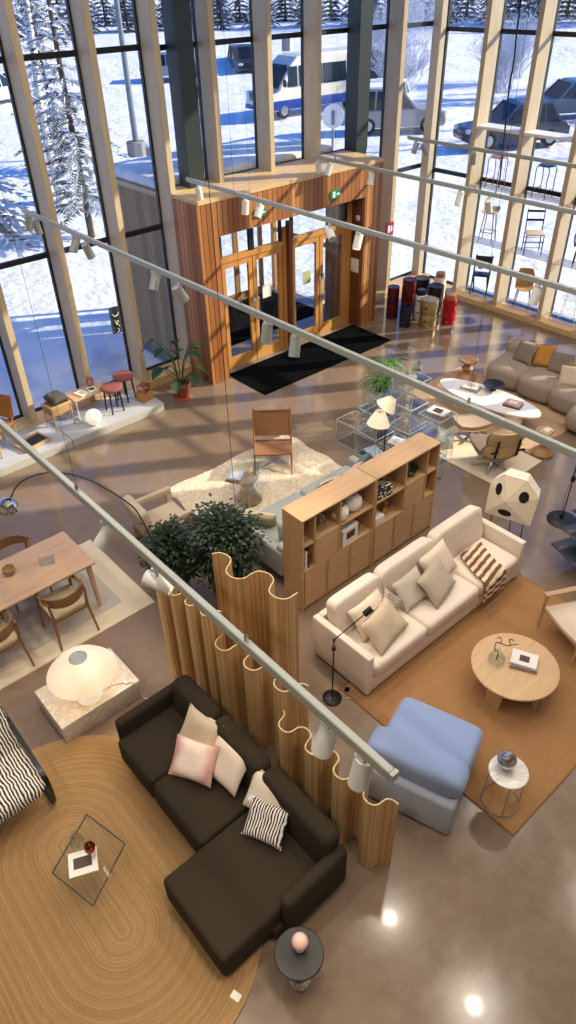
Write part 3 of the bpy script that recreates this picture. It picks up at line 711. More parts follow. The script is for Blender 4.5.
c0 = conifer('snowy_spruce', 'tall sparse snow-covered spruce outside the left window wall, next to the white birch', (9.7, 19.9, -.2), 9.0, 1.55, 26, 3, tw=11)
conifer('snowy_spruce', 'bushy snow-laden spruce cut by the left edge of the photo', (7.2, 22.0, -.2), 4.6, 2.0, 18, 5, tw=8)
conifer('snowy_spruce', 'young snowy spruce behind the sparse tall one, left window wall', (13.2, 28.5, -.2), 7.5, 1.5, 26, 8, tw=9)
def birch(loc, H, label, seed, lean=0.):
    rnd = random.Random(seed); t_ = thing('birch_tree', label, 'tree', loc, 0, 'birches in the snow')
    tr = [(lean*z/H*1.0 + .06*math.sin(z*1.1+seed), .05*math.sin(z*.8), z) for z in np.linspace(-.3, H, 12)]
    MB().tube(tr, [.13*(1-.8*i/12)+.02 for i in range(12)], 10).out('trunk', 'bark', t_)
    m = MB()
    for i in range(26):
        z = H*(.3+.65*rnd.random()); a = rnd.random()*6.28; L = .5+1.3*rnd.random()*(1-z/H*.5)
        p = Vector((lean*z/H, 0, z)); q = p + Vector((math.cos(a)*L, math.sin(a)*L, L*.7)); e = q + Vector((math.cos(a)*L*.4, math.sin(a)*L*.4, -.1))
        m.tube([p, (p+q)/2+Vector((0, 0, -.05)), q, e], [.025, .018, .01, .004], 4)
        for k in range(3):
            s = p.lerp(q, .5+.15*k); m.tube([s, s+Vector((rnd.uniform(-.4, .4), rnd.uniform(-.4, .4), rnd.uniform(0, .4)))], [.01, .004], 3)
    m.out('branches', 'frost', t_, smooth=None); return t_
birch((10.6, 23.6, -.15), 8, 'white birch trunk outside the left window wall, behind the snowy spruce', 2, .2)
birch((31.6, 16.9, -.15), 9, 'white birch outside the right window wall, at the right edge of the photo', 5, 1.4)
birch((36.0, 15.6, -.15), 7, 'thin birch beside the larger one, behind the third bay of the right window wall', 9, .4)
# forest at the far side of the parking lot
f0 = conifer('forest_spruce', 'dark spruce in the forest edge beyond the parking lot', (60, 60, 0), 11, 2.5, 30, 11, 'forest', 'spruces of the far forest edge', tw=7)
f1 = conifer('forest_spruce', 'dark spruce in the forest edge beyond the parking lot', (64, 58, 0), 9, 2.3, 26, 12, 'forest', 'spruces of the far forest edge', tw=7)
rn = random.Random(4); k = 0
for ring, n, d0 in ((0, 24, 96), (1, 24, 102.5), (2, 24, 109)):
    for i in range(n):
        a = rad(14 + 72*(i+.5*(ring % 2)+rn.random()*.15)/n); d = d0 + rn.uniform(-.3, .3)
        p = (d*math.cos(a), d*math.sin(a), snowh(d*math.cos(a), d*math.sin(a))-.2)
        if k < 2: o = (f0, f1)[k]; o.location = p
        else: o = dup((f0, f1)[k % 2], p, rn.random()*6, None, (lambda q: (q, q, q*rn.uniform(.9, 1.4)))(rn.uniform(.8, 1.08)))
        k += 1
for i in range(16):      # more of the same forest along the sunny side of the lot
    q = (50 + 5.2*(i % 6) + rn.uniform(-.4, .4), 19 - 8.5*(i//6) - 1.2*(i % 6) + rn.uniform(-.4, .4)); h_ = rn.uniform(1.0, 1.15)
    dup((f0, f1)[i % 2], (q[0], q[1], snowh(*q)-.2), rn.random()*6, 'dark spruce at the sunny side of the parking lot, right of the photo', (h_, h_, h_*1.25))
def shrub(loc, H, label, seed, n=60):
    rnd = random.Random(seed); t_ = MB()
    for i in range(n):
        a = rnd.random()*6.28; s = rnd.random(); L = H*(.5+.5*rnd.random())
        p = Vector((rnd.uniform(-.2, .2)*H, rnd.uniform(-.2, .2)*H, 0)); d = Vector((math.cos(a)*s, math.sin(a)*s, 1.1)).normalized()
        q = p + d*L*.6; t_.tube([p, q], [.03, .018], 4)
        for j in range(5):
            e = q + (d + Vector((rnd.uniform(-.9, .9), rnd.uniform(-.9, .9), rnd.uniform(-.4, .6)))).normalized()*L*.45
            t_.tube([q, e], [.016, .006], 3)
            for b in range(2):
                g = q.lerp(e, .5+.3*b); t_.tube([g, g+Vector((rnd.uniform(-.25, .25), rnd.uniform(-.25, .25), rnd.uniform(-.05, .3)))*H*.6], [.012, .005], 3)
    return tag(t_.out('frosty_shrub', 'frost', None, loc, smooth=None), label, 'shrub', 'frosty shrubs by the parking lot')
shrub((35.2, 30.6, 0), 3.0, 'frosty leafless shrub right behind the grey estate car', 1)
shrub((39.6, 27.0, 0), 3.2, 'frosty leafless shrub farther right behind the grey estate car', 2)
shrub((44, 40, 0), 4, 'tall frosty shrub behind the dark car at the steel column', 3)
shrub((52, 44, 0), 5, 'tall frosty shrub in the far corner of the parking lot', 4)
shrub((45, 30, 0), 4, 'frosty shrub high behind the thin corner post', 6)

# --- vehicles
def wheel_set(root, xs, w, r):
    for x in xs:
        for s in (-1, 1):
            y = s*(w/2-.1)
            o = MB().tube([(x, y-s*.1, r), (x, y+s*.1, r)], r, 20).out('wheel', 'tyre', root)
            MB().lathe([(r*.62, 0), (r*.6, .015), (.03, .03), (.001, .03)], 14, mtx=xf((x, y+s*.1, r), (-s*PI/2, 0, 0))).out('wheel_rim', 'rim', o)
def extr(poly, y0, y1, inset=0.):
    """side-profile (x,z) extruded over y with optional top tuck (list of per-point inset)"""
    m = MB(); n = len(poly)
    ins = inset if isinstance(inset, list) else [inset]*n
    m.rings([[(x, y0+k, z) for (x, z), k in zip(poly, ins)], [(x, y1-k, z) for (x, z), k in zip(poly, ins)]])
    return m
def car(label, loc, rotz, paint, L=4.5, W=1.8, H=1.5, estate=False, snow=False):
    t_ = thing('car', label, 'car', loc, rotz); r = .33; h = H
    b = .52*h; xr = -L/2
    low = [(xr+.05, .25), (L/2-.05, .25), (L/2, .45), (L/2-.08, b-.08), (L/2-1.25, b+.06), (xr+.2, b+.06), (xr, b-.1), (xr, .4)]
    m = extr(low, -W/2, W/2); bm = m.out('car_body', paint, t_, smooth=None)
    md = bm.modifiers.new('bevel', 'BEVEL'); md.width = .09; md.segments = 3; md.limit_method = 'ANGLE'
    rx = xr+.15 if estate else xr+.75
    cab = [(L/2-1.35, b), (L/2-2.05, h-.07), (L/2-2.3, h-.03), (rx+.35, h-.03), (rx+.15, h-.09), (xr+.1 if estate else xr+.35, b)]
    ins = [.06, .2, .22, .22, .2, .06]
    cb = extr(cab, -W/2, W/2, ins).out('cabin_glass', 'carglass', t_, smooth=None)
    rf = [(L/2-2.02, h-.075), (L/2-2.28, h), (rx+.33, h), (rx+.13, h-.085)]
    p = extr([(x, z) for x, z in rf], -W/2, W/2, [.19, .2, .2, .19]); 
    for s in (-1, 1):
        yb = s*(W/2-.05); yt = s*(W/2-.205)
        for xb, xt in ((L/2-1.36, L/2-2.06), (L/2-2.55, L/2-2.6), (xr+1.15, xr+1.2), (xr+.2 if estate else xr+.42, rx+.18)):
            p.bar((xb, yb, b), (xt, yt, h-.04), .07, .05, (0, s, 0))
    p.out('roof', paint, t_, smooth=None)
    wheel_set(t_, (L/2-.85, xr+.85), W, r)
    for s in (-1, 1):
        MB().sup((L/2-.06, s*(W/2-.28), b-.16), (.16, .36, .16), .6).out('headlamp', 'lens', t_)
        MB().sup((xr+.03, s*(W/2-.2), b-.1), (.1, .26, .18), .6).out('tail_lamp', 'redlens', t_)
    MB().box((L/2-.01, 0, .42), (.06, .7, .2), bev=.02).box((L/2, 0, .62), (.05, .8, .1), bev=.02).out('grille', 'carglass', t_)
    if snow:
        MB().sup((rx+ (L/2-2.2-rx)*.5+.15, 0, h+.03), (1.9, W-.42, .16), .4).out('roof_snow', 'snow', t_)
    return t_
gz = -.15
car('grey estate car with a snowy roof, parked outside between the corner posts', (27.8, 24.3, gz), rad(-38), 'cargrey', 4.4, 1.8, 1.75, True, True)
car('white car parked right in front of the minibus', (30.4, 27.3, gz), rad(208), 'carwhite', 4.5, 1.85, 1.5, False)
car('dark car standing far behind in the parking lot, left of the minibus', (37.6, 47.6, gz), rad(-118), 'cardark', 4.3, 1.85, 1.6, True)
car('silver car half hidden by the left dark steel column', (32.0, 48.6, gz), rad(-35), 'carsilver', 4.4, 1.8, 1.55)
car('white car with a dark wheel at the left edge of the photo', (18.2, 47.2, gz), rad(205), 'carwhite', 4.6, 1.9, 1.6)
car('dark car behind the right dark steel column', (39.8, 36.6, gz), rad(-30), 'cardark', 4.6, 1.9, 1.7, True)
car('dark green car behind the first tall post of the right window wall', (28.6, 18.6, gz), rad(150), 'cargreen', 4.4, 1.8, 1.6)
car('teal car behind the birch outside the right window wall', (36.0, 20.6, gz), rad(150), 'carteal', 4.4, 1.8, 1.55)
# minibus
t_ = thing('minibus', 'cream white minibus with a blue lower band, parked outside beyond the porch', 'minibus', (28.9, 31.2, gz), rad(176))
W_, L_ = 1.95, 6.9; hh = 2.65
prof = [(-L_/2, .35), (L_/2-.15, .35), (L_/2, .6), (L_/2-.05, 1.05), (L_/2-.75, 1.28), (L_/2-1.55, 2.25), (L_/2-2.0, hh-.08), (L_/2-2.4, hh), (-L_/2+.25, hh), (-L_/2, hh-.25)]
o = extr(prof, -W_/2, W_/2, [0, 0, .04, .04, .03, .14, .18, .2, .2, .16]).out('bus_body', plain('minibus_cream', '#e9e2cc', .3, .05, .03), t_, smooth=None)
md = o.modifiers.new('bevel', 'BEVEL'); md.width = .08; md.segments = 3; md.limit_method = 'ANGLE'
MB().box((-.15, 0, .6), (L_-.5, W_+.03, .42), bev=.02).out('blue_band', 'carblue', t_)
def side_win(x0, x1, z0, z1):
    m = MB()
    for s in (-1, 1):
        yb = s*(W_/2-.07+.035*(2.1-z0)); yt = s*(W_/2-.125)
        m.rings([[(x0, yb-s*.05, z0), (x1, yb-s*.05, z0), (x1, yt-s*.05, z1), (x0, yt-s*.05, z1)], [(x0, yb, z0), (x1, yb, z0), (x1, yt+s*.015, z1), (x0, yt+s*.015, z1)]])
    m.out('side_window', 'carglass', t_, smooth=None)
for a, b in ((1.5, 2.1), (-.1, 1.35), (-1.7, -.2), (-3.2, -1.85)): side_win(a, b, 1.35, 2.2)
ws = [(L_/2-.78, -W_/2+.16, 1.33), (L_/2-.78, W_/2-.16, 1.33), (L_/2-1.5, W_/2-.22, 2.22), (L_/2-1.5, -W_/2+.22, 2.22)]
MB().rings([[Vector(p)+Vector((.05, 0, .04)) for p in ws], [Vector(p)-Vector((.05, 0, .05)) for p in ws]]).out('windscreen', 'carglass', t_, smooth=None)
MB().box((L_/2-.0, 0, .95), (.08, 1.0, .3), bev=.02).out('grille', 'screenblk', t_)
MB().box((L_/2-.02, 0, .5), (.1, W_-.1, .2), bev=.03).out('bumper', 'carblue', t_)
for s in (-1, 1):
    MB().sup((L_/2-.12, s*(W_/2-.22), 1.0), (.2, .34, .34), .6).out('headlamp', 'lens', t_)
    MB().sup((L_/2-1.0, s*(W_/2+.12), 1.55), (.12, .2, .34), .6).out('wing_mirror', 'blackp', t_)
wheel_set(t_, (L_/2-1.05, -L_/2+1.5), W_, .36)
# street furniture
t_ = thing('street_lamp', 'tall grey street lamp on a concrete foot outside the left window wall', 'street lamp', (16.85, 28.9, -.25))
MB().lathe([(.42, 0), (.42, .5), (.36, .55), (.001, .55)], 8).out('concrete_foot', 'concrete', t_)
MB().cyl((0, 0, .5), (0, 0, 9), .13, .08, 12).out('pole', 'galv', t_)
MB().box((.4, 0, 9.05), (.9, .22, .1), bev=.03).out('lamp_head', 'galv', t_)
t_ = thing('utility_bollard', 'short grey utility post in the snow right of the street lamp', 'bollard', (15.7, 25.8, -.25))
MB().cyl((0, 0, 0), (0, 0, .9), .24, .24, 14).out('post', 'concrete', t_); MB().lathe([(.27, .9), (.25, 1.0), (.001, 1.06)], 14).out('snow_cap', 'snow', t_)
t_ = thing('road_sign', 'round white-backed road sign on a post in front of the minibus', 'road sign', (21.9, 22.3, -.25), rad(-45))
MB().cyl((0, 0, 0), (0, 0, 2.0), .045, seg=10).out('post', 'galv', t_)
MB().lathe([(.42, 0), (.43, .01), (.42, .02), (.001, .02)], 28, mtx=xf((0, -.05, 1.55), (PI/2, 0, 0))).out('disc', 'whitemat', t_)
MB().box((0, -.085, 1.5), (.12, .03, .5), bev=.01).out('bracket', 'galv', t_)
m = MB().sup((0, 0, .3), (1.3, .9, .9), .8, None, (.1, .1, .3)); tag(m.out('boulder', 'boulder', None, (28.4, 40.2, -.2)), 'reddish boulder under a cap of snow, right of the left steel column', 'boulder')
t_ = thing('utility_box', 'pale box standing in the snow high above the minibus', 'utility box', (47, 53.5, -.2), .6)
MB().box((0, 0, .8), (1.2, .7, 1.6), bev=.04).out('cabinet', 'concrete', t_); MB().box((0, -.36, .8), (.9, .03, 1.3), bev=.01).out('cabinet_door', 'whitemat', t_); MB().sup((0, 0, 1.65), (1.3, .8, .2), .5).out('snow_cap', 'snow', t_)

# ================================================================== FURNITURE
def align_n(az, tilt, spin=0):
    return (Matrix.Rotation(rad(az), 3, 'Z') @ Matrix.Rotation(rad(tilt), 3, 'Y') @ Matrix.Rotation(rad(spin+90), 3, 'Z'))
def pillow_mb(w, h, t, seed=0, pinch=.07):
    rnd = random.Random(seed); ph = [rnd.random()*6.28 for _ in range(4)]
    m = MB(); n = 16
    def side(s):
        def fn(a, b):
            u, v = a*2-1, b*2-1
            x = w/2*u*(1-pinch*(1-v*v)*abs(u)**1.5 if True else 1); y = h/2*v*(1-pinch*(1-u*u)*abs(v)**1.5)
            z = t/2*(max(0, (1-u**4)*(1-v**4)))**.55*(1+.07*math.sin(4*u+ph[0]+s)*math.sin(3*v+ph[1]))
            z += .012*math.sin(2.2*u+ph[2])*math.cos(1.7*v+ph[3])
            return (x, y, s*z)
        return fn
    m.surf(side(1), n, n); m.surf(side(-1), n, n)
    return m
def pillow(label, loc, az, tilt, spin, w, h, t, mat, group=None, seed=0, name='cushion', tagmark=False, trim=None):
    e = align_n(az, tilt, spin).to_euler()
    if not tagmark and not trim:
        return tag(pillow_mb(w, h, t, seed).out(name, mat, None, loc, rot=e, smooth=60), label, 'cushion', group)
    r = thing(name, label, 'cushion', loc, 0, group, rot=e)
    pillow_mb(w, h, t, seed).out('cover', mat, r, smooth=60)
    if tagmark: MB().box((-w*.5, h*.42, 0), (.06, .045, .004)).out('care_tag', 'white', r)
    if trim:
        q = [(sx_*w*.497*(1-.07*(1-a*a)) if ax == 0 else a*w*.497, a*h*.497 if ax == 0 else sx_*h*.497*(1-.07*(1-a*a)), 0)
             for ax, sx_, dirn in ((1, -1, 1), (0, 1, 1), (1, 1, -1), (0, -1, -1)) for a in [dirn*(-1+2*k/8) for k in range(8)]]
        MB().tube(q, .006, 6, True).out('piping', trim, r)
    return r
def book_parts(r, w, h, t, mat, z0=0., rz=0., ox=0., oy=0.):
    a = xf((ox, oy, z0), (0, 0, rz))
    c = MB(); 
    for p, s in (((0, 0, t-.002), (w, h, .004)), ((0, 0, .002), (w, h, .004)), ((-w/2+.002, 0, t/2), (.004, h, t))):
        b = MB().box(p, s); c.add(b.v, b.f, a)
    c.out('cover', mat, r, smooth=None)
    b = MB().box((.003, 0, t/2), (w-.012, h-.012, t-.008)); MB().add(b.v, b.f, a).out('pages', 'paper', r, smooth=None)
def book(label, loc, rz, w=.2, h=.27, t=.025, mat='cover', group=None, pic=None):
    r = thing('book', label, 'book', loc, rz, group); book_parts(r, w, h, t, mat)
    if pic: MB().box((0, 0, t+.001), (w*pic[1], h*pic[2], .002)).out('cover_picture', pic[0], r, smooth=None)
    return r

# ---------------- rugs
def stadium(r, d, n=32):
    return [(r*math.cos(a), d + r*math.sin(a)) for a in [PI*i/n for i in range(n+1)]] + [(r*math.cos(a), -d + r*math.sin(a)) for a in [PI+PI*i/n for i in range(n+1)]]
r_ = thing('oval_rug', 'large oval braided jute rug under the dark corner sofa and glass table', 'rug', (.5, 3.175, 0))
MB().prism(stadium(1.1, .465), .001, .014).out('braided_field', 'jute', r_, smooth=30)
MB().box((F(236, 997).x-.5, F(236, 997).y-3.175, .018), (.055, .075, .006), rot=(0, 0, .3)).out('care_label', 'white', r_)
def rug(label, x0, x1, y0, y1, mat, name='flat_rug', h=.012, border=None):
    if not border:
        return tag(MB().box(((x0+x1)/2, (y0+y1)/2, h/2), (x1-x0, y1-y0, h), bev=.004, seg=1).out(name, mat, None, smooth=None), label, 'rug')
    r = thing(name, label, 'rug', ((x0+x1)/2, (y0+y1)/2, 0)); a, b = x1-x0, y1-y0
    MB().box((0, 0, h/2), (a-.03, b-.03, h)).out('field', mat, r, smooth=None)
    m = MB()
    for s in (-1, 1): m.box((s*(a/2-.0075), 0, h/2), (.015, b, h+.002)).box((0, s*(b/2-.0075), h/2), (a-.03, .015, h+.002))
    m.out('binding', border, r, smooth=None); return r
rug('brown flat woven rug under the round oak coffee table', 3.42, 6.28, 1.11, 3.24, 'brownrug', border=plain('rug_binding_brown', '#8a6236', .9))
rug('cream rug with a grey middle under the dining table', .2, 2.69, 5.64, 7.21, 'creamrug', border=plain('rug_binding_cream', '#cdbfa6', .9))
tag(MB().box((1.3, 6.45, .0145), (2.2, 1.1, .005)).out('inner_rug', 'greyrug', None, smooth=None), 'pale grey flat rug lying on the cream rug under the dining table', 'rug')
rug('tan rug under the white oval table by the taupe curved sofa', 8.7, 10.32, 4.42, 7.0, 'tanrug')
rug('small beige rug under the moulded wood lounge chair and its ottoman', 7.62, 8.66, 4.2, 5.75, 'creamrug')
# shaggy rug: uneven thick pile
def shagfn(a, b):
    x, y = -1.17+2.34*a, -.88+1.76*b; e = min(a, 1-a, b, 1-b)
    x += .025*math.sin(17*b)*(1 if a in (0, 1) else 0); y += .03*math.sin(13*a)*(1 if b in (0, 1) else 0)
    rn_ = math.sin(x*31+math.sin(y*23)*2)*math.sin(y*37+1.7*math.sin(x*19))
    return (x, y, .004 + (.02+.010*rn_ if e > .001 else 0))
tag(MB().surf(shagfn, 60, 48).out('shaggy_rug', 'shag', None, (5.2, 6.58, 0)), 'thick shaggy cream wool rug under the low glass table and folding leather chair', 'rug')

# ---------------- dark corner sofa
s_ = thing('corner_sofa', 'dark brown corner sofa with a chaise on the jute rug', 'sofa', (1.5, 2.95, 0))
ox, oy = 1.5, 2.95
def rb(x0, x1, y0, y1, z0, z1, bev=.04): return MB().box(((x0+x1)/2-ox, (y0+y1)/2-oy, (z0+z1)/2), (x1-x0, y1-y0, z1-z0), bev=bev, seg=4)
rb(1.33, 2.06, 1.84, 4.0, .07, .2, .02).out('base', 'darksofa', s_)
rb(.95, 1.5, 1.9, 2.62, .07, .2, .02).out('chaise_base', 'darksofa', s_)
rb(1.26, 1.92, 3.40, 3.98, .12, .42, .04).out('seat_cushion', 'darksofa', s_)
rb(1.26, 1.92, 2.665, 3.395, .12, .42, .04).out('seat_cushion', 'darksofa', s_)
rb(.88, 1.92, 1.87, 2.655, .10, .42, .04).out('chaise_cushion', 'darksofa', s_)
for a, b in ((3.36, 3.97), (2.68, 3.35), (1.86, 2.67)):
    m = MB().box((0, 0, 0), (.19, b-a, .5), bev=.07, seg=4); q = MB().add(m.v, m.f, xf((1.96-ox, (a+b)/2-oy, .52), (0, rad(6), 0))); q.out('back_cushion', 'darksofa', s_)
m = MB().box((0, 0, 0), (.74, .1, .5), bev=.045, seg=4); MB().add(m.v, m.f, xf((1.68-ox, 4.02-oy, .35), (0, rad(0), 0))).out('armrest', 'darksofa', s_)
m = MB().box((0, 0, 0), (.64, .11, .5), bev=.05, seg=4); MB().add(m.v, m.f, xf((1.74-ox, 1.83-oy, .36), (0, 0, 0))).out('armrest', 'darksofa', s_)
for x, y in ((1.0, 1.95), (1.36, 3.9), (2.0, 1.95), (2.0, 3.9), (1.0, 2.58), (1.36, 2.8)): MB().cyl((x-ox, y-oy, .012 if x < 1.5 else 0), (x-ox, y-oy, .09), .018, .024, 10).out('leg', 'black_metal', s_)
pillow('sand-coloured linen cushion at the rear of the three leaning together on the dark sofa', (1.81, 3.40, .61), 185, 50, 6, .43, .37, .12, 'sand', None, 1, trim='cream')
pillow('cream cushion with pink edges in front of the sand one on the dark sofa', (1.625, 3.24, .575), 198, 42, 10, .42, .34, .12, 'pinkprint', None, 2, trim='pinkf')
pillow('plain cream linen cushion right of the pink-edged one on the dark sofa', (1.81, 3.01, .595), 184, 46, 4, .41, .36, .12, 'cream', None, 3, trim='sand')
pillow('pale cream cushion leaning on the back behind the zebra cushion', (1.87, 2.53, .61), 190, 52, 4, .40, .35, .11, 'cream', None, 4, trim='greige')
pillow('black and white zebra-print cushion on the chaise of the dark sofa', (1.74, 2.40, .55), 196, 38, 8, .36, .31, .10, 'zebrap', None, 5, tagmark=True)

# ---------------- wavy slatted screens
def screen(label, p0, p1, H, nw, amp, phase=0., group='wavy slatted screens'):
    p0, p1 = Vector(p0), Vector(p1); d = p1-p0; L = d.length; u = d.normalized(); n = Vector((-u.y, u.x, 0)); N = int(nw*24)
    pts = []
    for i in range(N+1):
        s = i/N; a = 2*PI*nw*s+phase
        pts.append(p0 + u*(L*s - .26*amp*math.sin(2*a)) + n*amp*math.sin(a))
    c = (p0+p1)/2; c.z = 0
    r = thing('wavy_screen', label, 'screen', c, 0, group)
    pts = [p-c for p in pts]; acc = [0]
    for a, b in zip(pts[:-1], pts[1:]): acc.append(acc[-1]+(b-a).length)
    T = .012; m = MB(); rings = []
    nr = []
    for i in range(N+1):
        t_ = (pts[min(i+1, N)]-pts[max(i-1, 0)]).normalized(); nr.append(Vector((-t_.y, t_.x, 0)))
    for i in range(N+1):
        p = pts[i]; q = nr[i]*T/2
        rings.append([p+q+Vector((0, 0, .003)), p+q+Vector((0, 0, H)), p-q+Vector((0, 0, H)), p-q+Vector((0, 0, .003))])
    m.rings(rings)
    o = m.out('slats', 'screen', r, smooth=40)
    uv = o.data.uv_layers.new(name='UVMap')
    for lp in o.data.loops:
        uv.data[lp.index].uv = (acc[lp.vertex_index//4], o.data.vertices[lp.vertex_index].co.z)
    e = MB().rings([[p+q_*T*.42+Vector((0, 0, H)), p+q_*T*.42+Vector((0, 0, H+.004)), p-q_*T*.42+Vector((0, 0, H+.004)), p-q_*T*.42+Vector((0, 0, H))] for p, q_ in zip(pts, nr)])
    e.out('top_edge', 'screenedge', r, smooth=None)
    return r
screen('tall wavy slatted pine screen behind the far end of the dark sofa', (2.2, 4.52, 0), (2.32, 3.72, 0), 1.5, 4, .065, PI/2)
screen('tall wavy slatted pine screen standing farther back, in front of the indoor tree', (2.7, 4.3, 0), (2.95, 3.36, 0), 1.58, 2, .11, .4)
screen('medium-high wavy slatted pine screen behind the middle of the dark sofa', (2.32, 3.82, 0), (2.47, 2.78, 0), 1.2, 3.0, .095, PI*.5)
screen('low wavy slatted pine screen behind the near end of the dark sofa', (2.27, 2.87, 0), (2.35, 1.65, 0), 1.0, 4, .075, PI*.6)

# ---------------- marble plinth + mushroom lamp
tag(MB().box((1.41, 4.86, .125), (.87, .6, .25), bev=.006).out('marble_plinth', 'marbleb'), 'low square marble plinth carrying the big mushroom lamp', 'plinth')
r_ = thing('mushroom_lamp', 'large lit cream mushroom lamp on the marble plinth', 'table lamp', (1.37, 4.74, .25))
MB().lathe([(.125, 0), (.128, .03), (.12, .24), (.09, .33), (.05, .36)], 32).out('base', 'globe', r_)
MB().lathe([(.335, .355), (.34, .36), (.27, .45), (.17, .525), (.088, .565), (.08, .56), (.165, .518), (.265, .445), (.33, .355)], 48, cap=False).out('lamp_shade', 'shade', r_)
MB().lathe([(.084, .556), (.088, .57), (.08, .574), (.07, .566), (.001, .566)], 32).out('top_ring', 'rail', r_)
MB().lathe([(.05, .37), (.055, .43), (.03, .48), (.001, .49)], 20).out('bulb', 'bulbglow', r_)
ld = bpy.data.lights.new('lamp_bulb', 'POINT'); ld.energy = 9; ld.color = (1, .75, .45); ld.shadow_soft_size = .07
lo = bpy.data.objects.new('lamp_bulb', ld); COL.objects.link(lo); lo.parent = r_; lo.location = (0, 0, .46)
cp = [F(100, 690, .26)-Vector((0, 0, 0)), F(118, 688, .262), F(121, 697, .262)]
q = [Vector((1.48, 4.70, .262)), Vector((1.62, 4.68, .262)), Vector((1.75, 4.60, .262)), Vector((1.80, 4.545, .24)), Vector((1.82, 4.535, .1)), Vector((1.84, 4.5, .016)), Vector((1.95, 4.42, .012))]
r2 = thing('lamp_cord', 'pale cord of the mushroom lamp hanging over the plinth edge', 'cord', (0, 0, 0))
MB().tube(smooth_path(q, 6), .005, 6).out('cable', 'cord', r2); MB().box((1.72, 4.62, .268), (.03, .05, .016), bev=.004).out('switch', 'white', r2)

# ---------------- zebra cantilever chair
zc = Vector((.27, 4.4, 0))
r_ = thing('lounge_chair', 'zebra-print lounge chair with black bent armrests at the left edge', 'lounge chair', zc)
hw = .29
def zseat(a, b):      # profile from front of seat back and up
    pf = [(0, -.36, .37), (.12, -.33, .40), (.5, .10, .33), (.6, .2, .37), (.7, .26, .48), (1, .46, .95)]
    for (s0, y0, z0), (s1, y1, z1) in zip(pf[:-1], pf[1:]):
        if a <= s1: k = (a-s0)/(s1-s0); y, z = y0+(y1-y0)*k, z0+(z1-z0)*k; break
    x = (b*2-1)*hw*.98
    return (x, y, z)
def chan(a0, a1, nm):
    m = MB()
    def fn(a, b):
        p = Vector(zseat(a0+(a1-a0)*a, b)); return p + Vector((0, -.02, .03))*(1-(2*b-1)**6)*math.sin(PI*min(1, max(0, a)))**.4*1.6
    m.surf(fn, 18, 14, .07); m.out(nm, 'zebra', r_, smooth=60)
chan(0, .54, 'seat_cushion'); chan(.56, 1, 'back_cushion')
for s in (-1, 1):
    x = s*(hw+.035)
    path = smooth_path([(x, .42, .62), (x, .30, .60), (x, -.18, .54), (x, -.34, .50), (x, -.40, .38), (x, -.36, .12), (x, -.30, .045), (x, .0, .03), (x, .35, .03)], 6)
    m = MB()
    for p, q in zip(path[:-1], path[1:]): m.bar(p, q+(q-p)*.05, .042, .02, (0, .3, 1))
    m.out('armrest_frame', 'blackp', r_, smooth=40)
MB().cyl((-hw-.03, .33, .03), (hw+.03, .33, .03), .014, seg=8).cyl((-hw-.03, -.1, .34), (hw+.03, -.1, .34), .014, seg=8).cyl((-hw-.03, .36, .61), (hw+.03, .36, .61), .014, seg=8).out('cross_bar', 'black_metal', r_)

# ---------------- glass coffee table on jute rug
C4 = [F(86.7, 814.6, .36), F(125, 843.7, .36), F(93, 906, .36), F(52.3, 873, .36)]
cc_ = sum(C4, Vector())/4; cc_.z = 0
r_ = thing('glass_coffee_table', 'square clear glass coffee table with a thin dark metal rim on the jute rug', 'coffee table', cc_)
L4 = [p-cc_ for p in C4]
m = MB()
for i in range(4): m.bar(L4[i], L4[(i+1) % 4], .009, .009)
m.out('rim', 'steel', r_, smooth=None)
MB().prism([(p.x*1.06, p.y*1.06) for p in L4], .365, .375).out('tabletop', 'tableglass', r_, smooth=None)
for i in range(4):
    p = L4[i]; q = L4[(i+1) % 4]; a = p*.96; b = p.lerp(q, .18)*.96; c = p.lerp(L4[i-1], .18)*.96
    MB().box((p.x*.95, p.y*.95, .187), (.02, .02, .346)).out('leg', 'acryl', r_, smooth=None)
b0 = F(83, 863, .376)
book('magazine with a black and white photo cover on the glass coffee table', (b0.x, b0.y, .376), rad(-24), .23, .20, .016, 'cover', None, ('coverbrown', .62, .45))
v0 = F(79, 846, .376)
r_ = thing('glass_carafe', 'ribbed clear glass carafe with a narrow neck on the glass coffee table', 'carafe', (v0.x, v0.y, .376))
MB().lathe([(.04, 0), (.055, .02), (.06, .07), (.05, .12), (.022, .16), (.018, .20), (.024, .215), (.02, .215), (.015, .2), (.018, .16), (.045, .12), (.055, .07), (.05, .025)], 28, cap=False).out('vessel', 'clear', r_)
MB().lathe([(.0, .02), (.05, .02), (.053, .06), (.001, .061)], 24, cap=False).out('water', 'acryl', r_)
a0 = F(93, 856, .376)
r_ = thing('amber_vase', 'small amber and clear glass vase beside the carafe on the glass table', 'vase', (a0.x, a0.y, .376))
MB().lathe([(.03, 0), (.034, .01), (.03, .07), (.022, .09), (.018, .09), (.026, .07), (.03, .012)], 20, cap=False).out('clear_foot', 'clear', r_)
MB().lathe([(.02, .09), (.04, .11), (.046, .14), (.038, .17), (.02, .185), (.016, .18), (.034, .165), (.04, .14), (.034, .112)], 20, cap=False).out('amber_bulb', 'amber', r_)

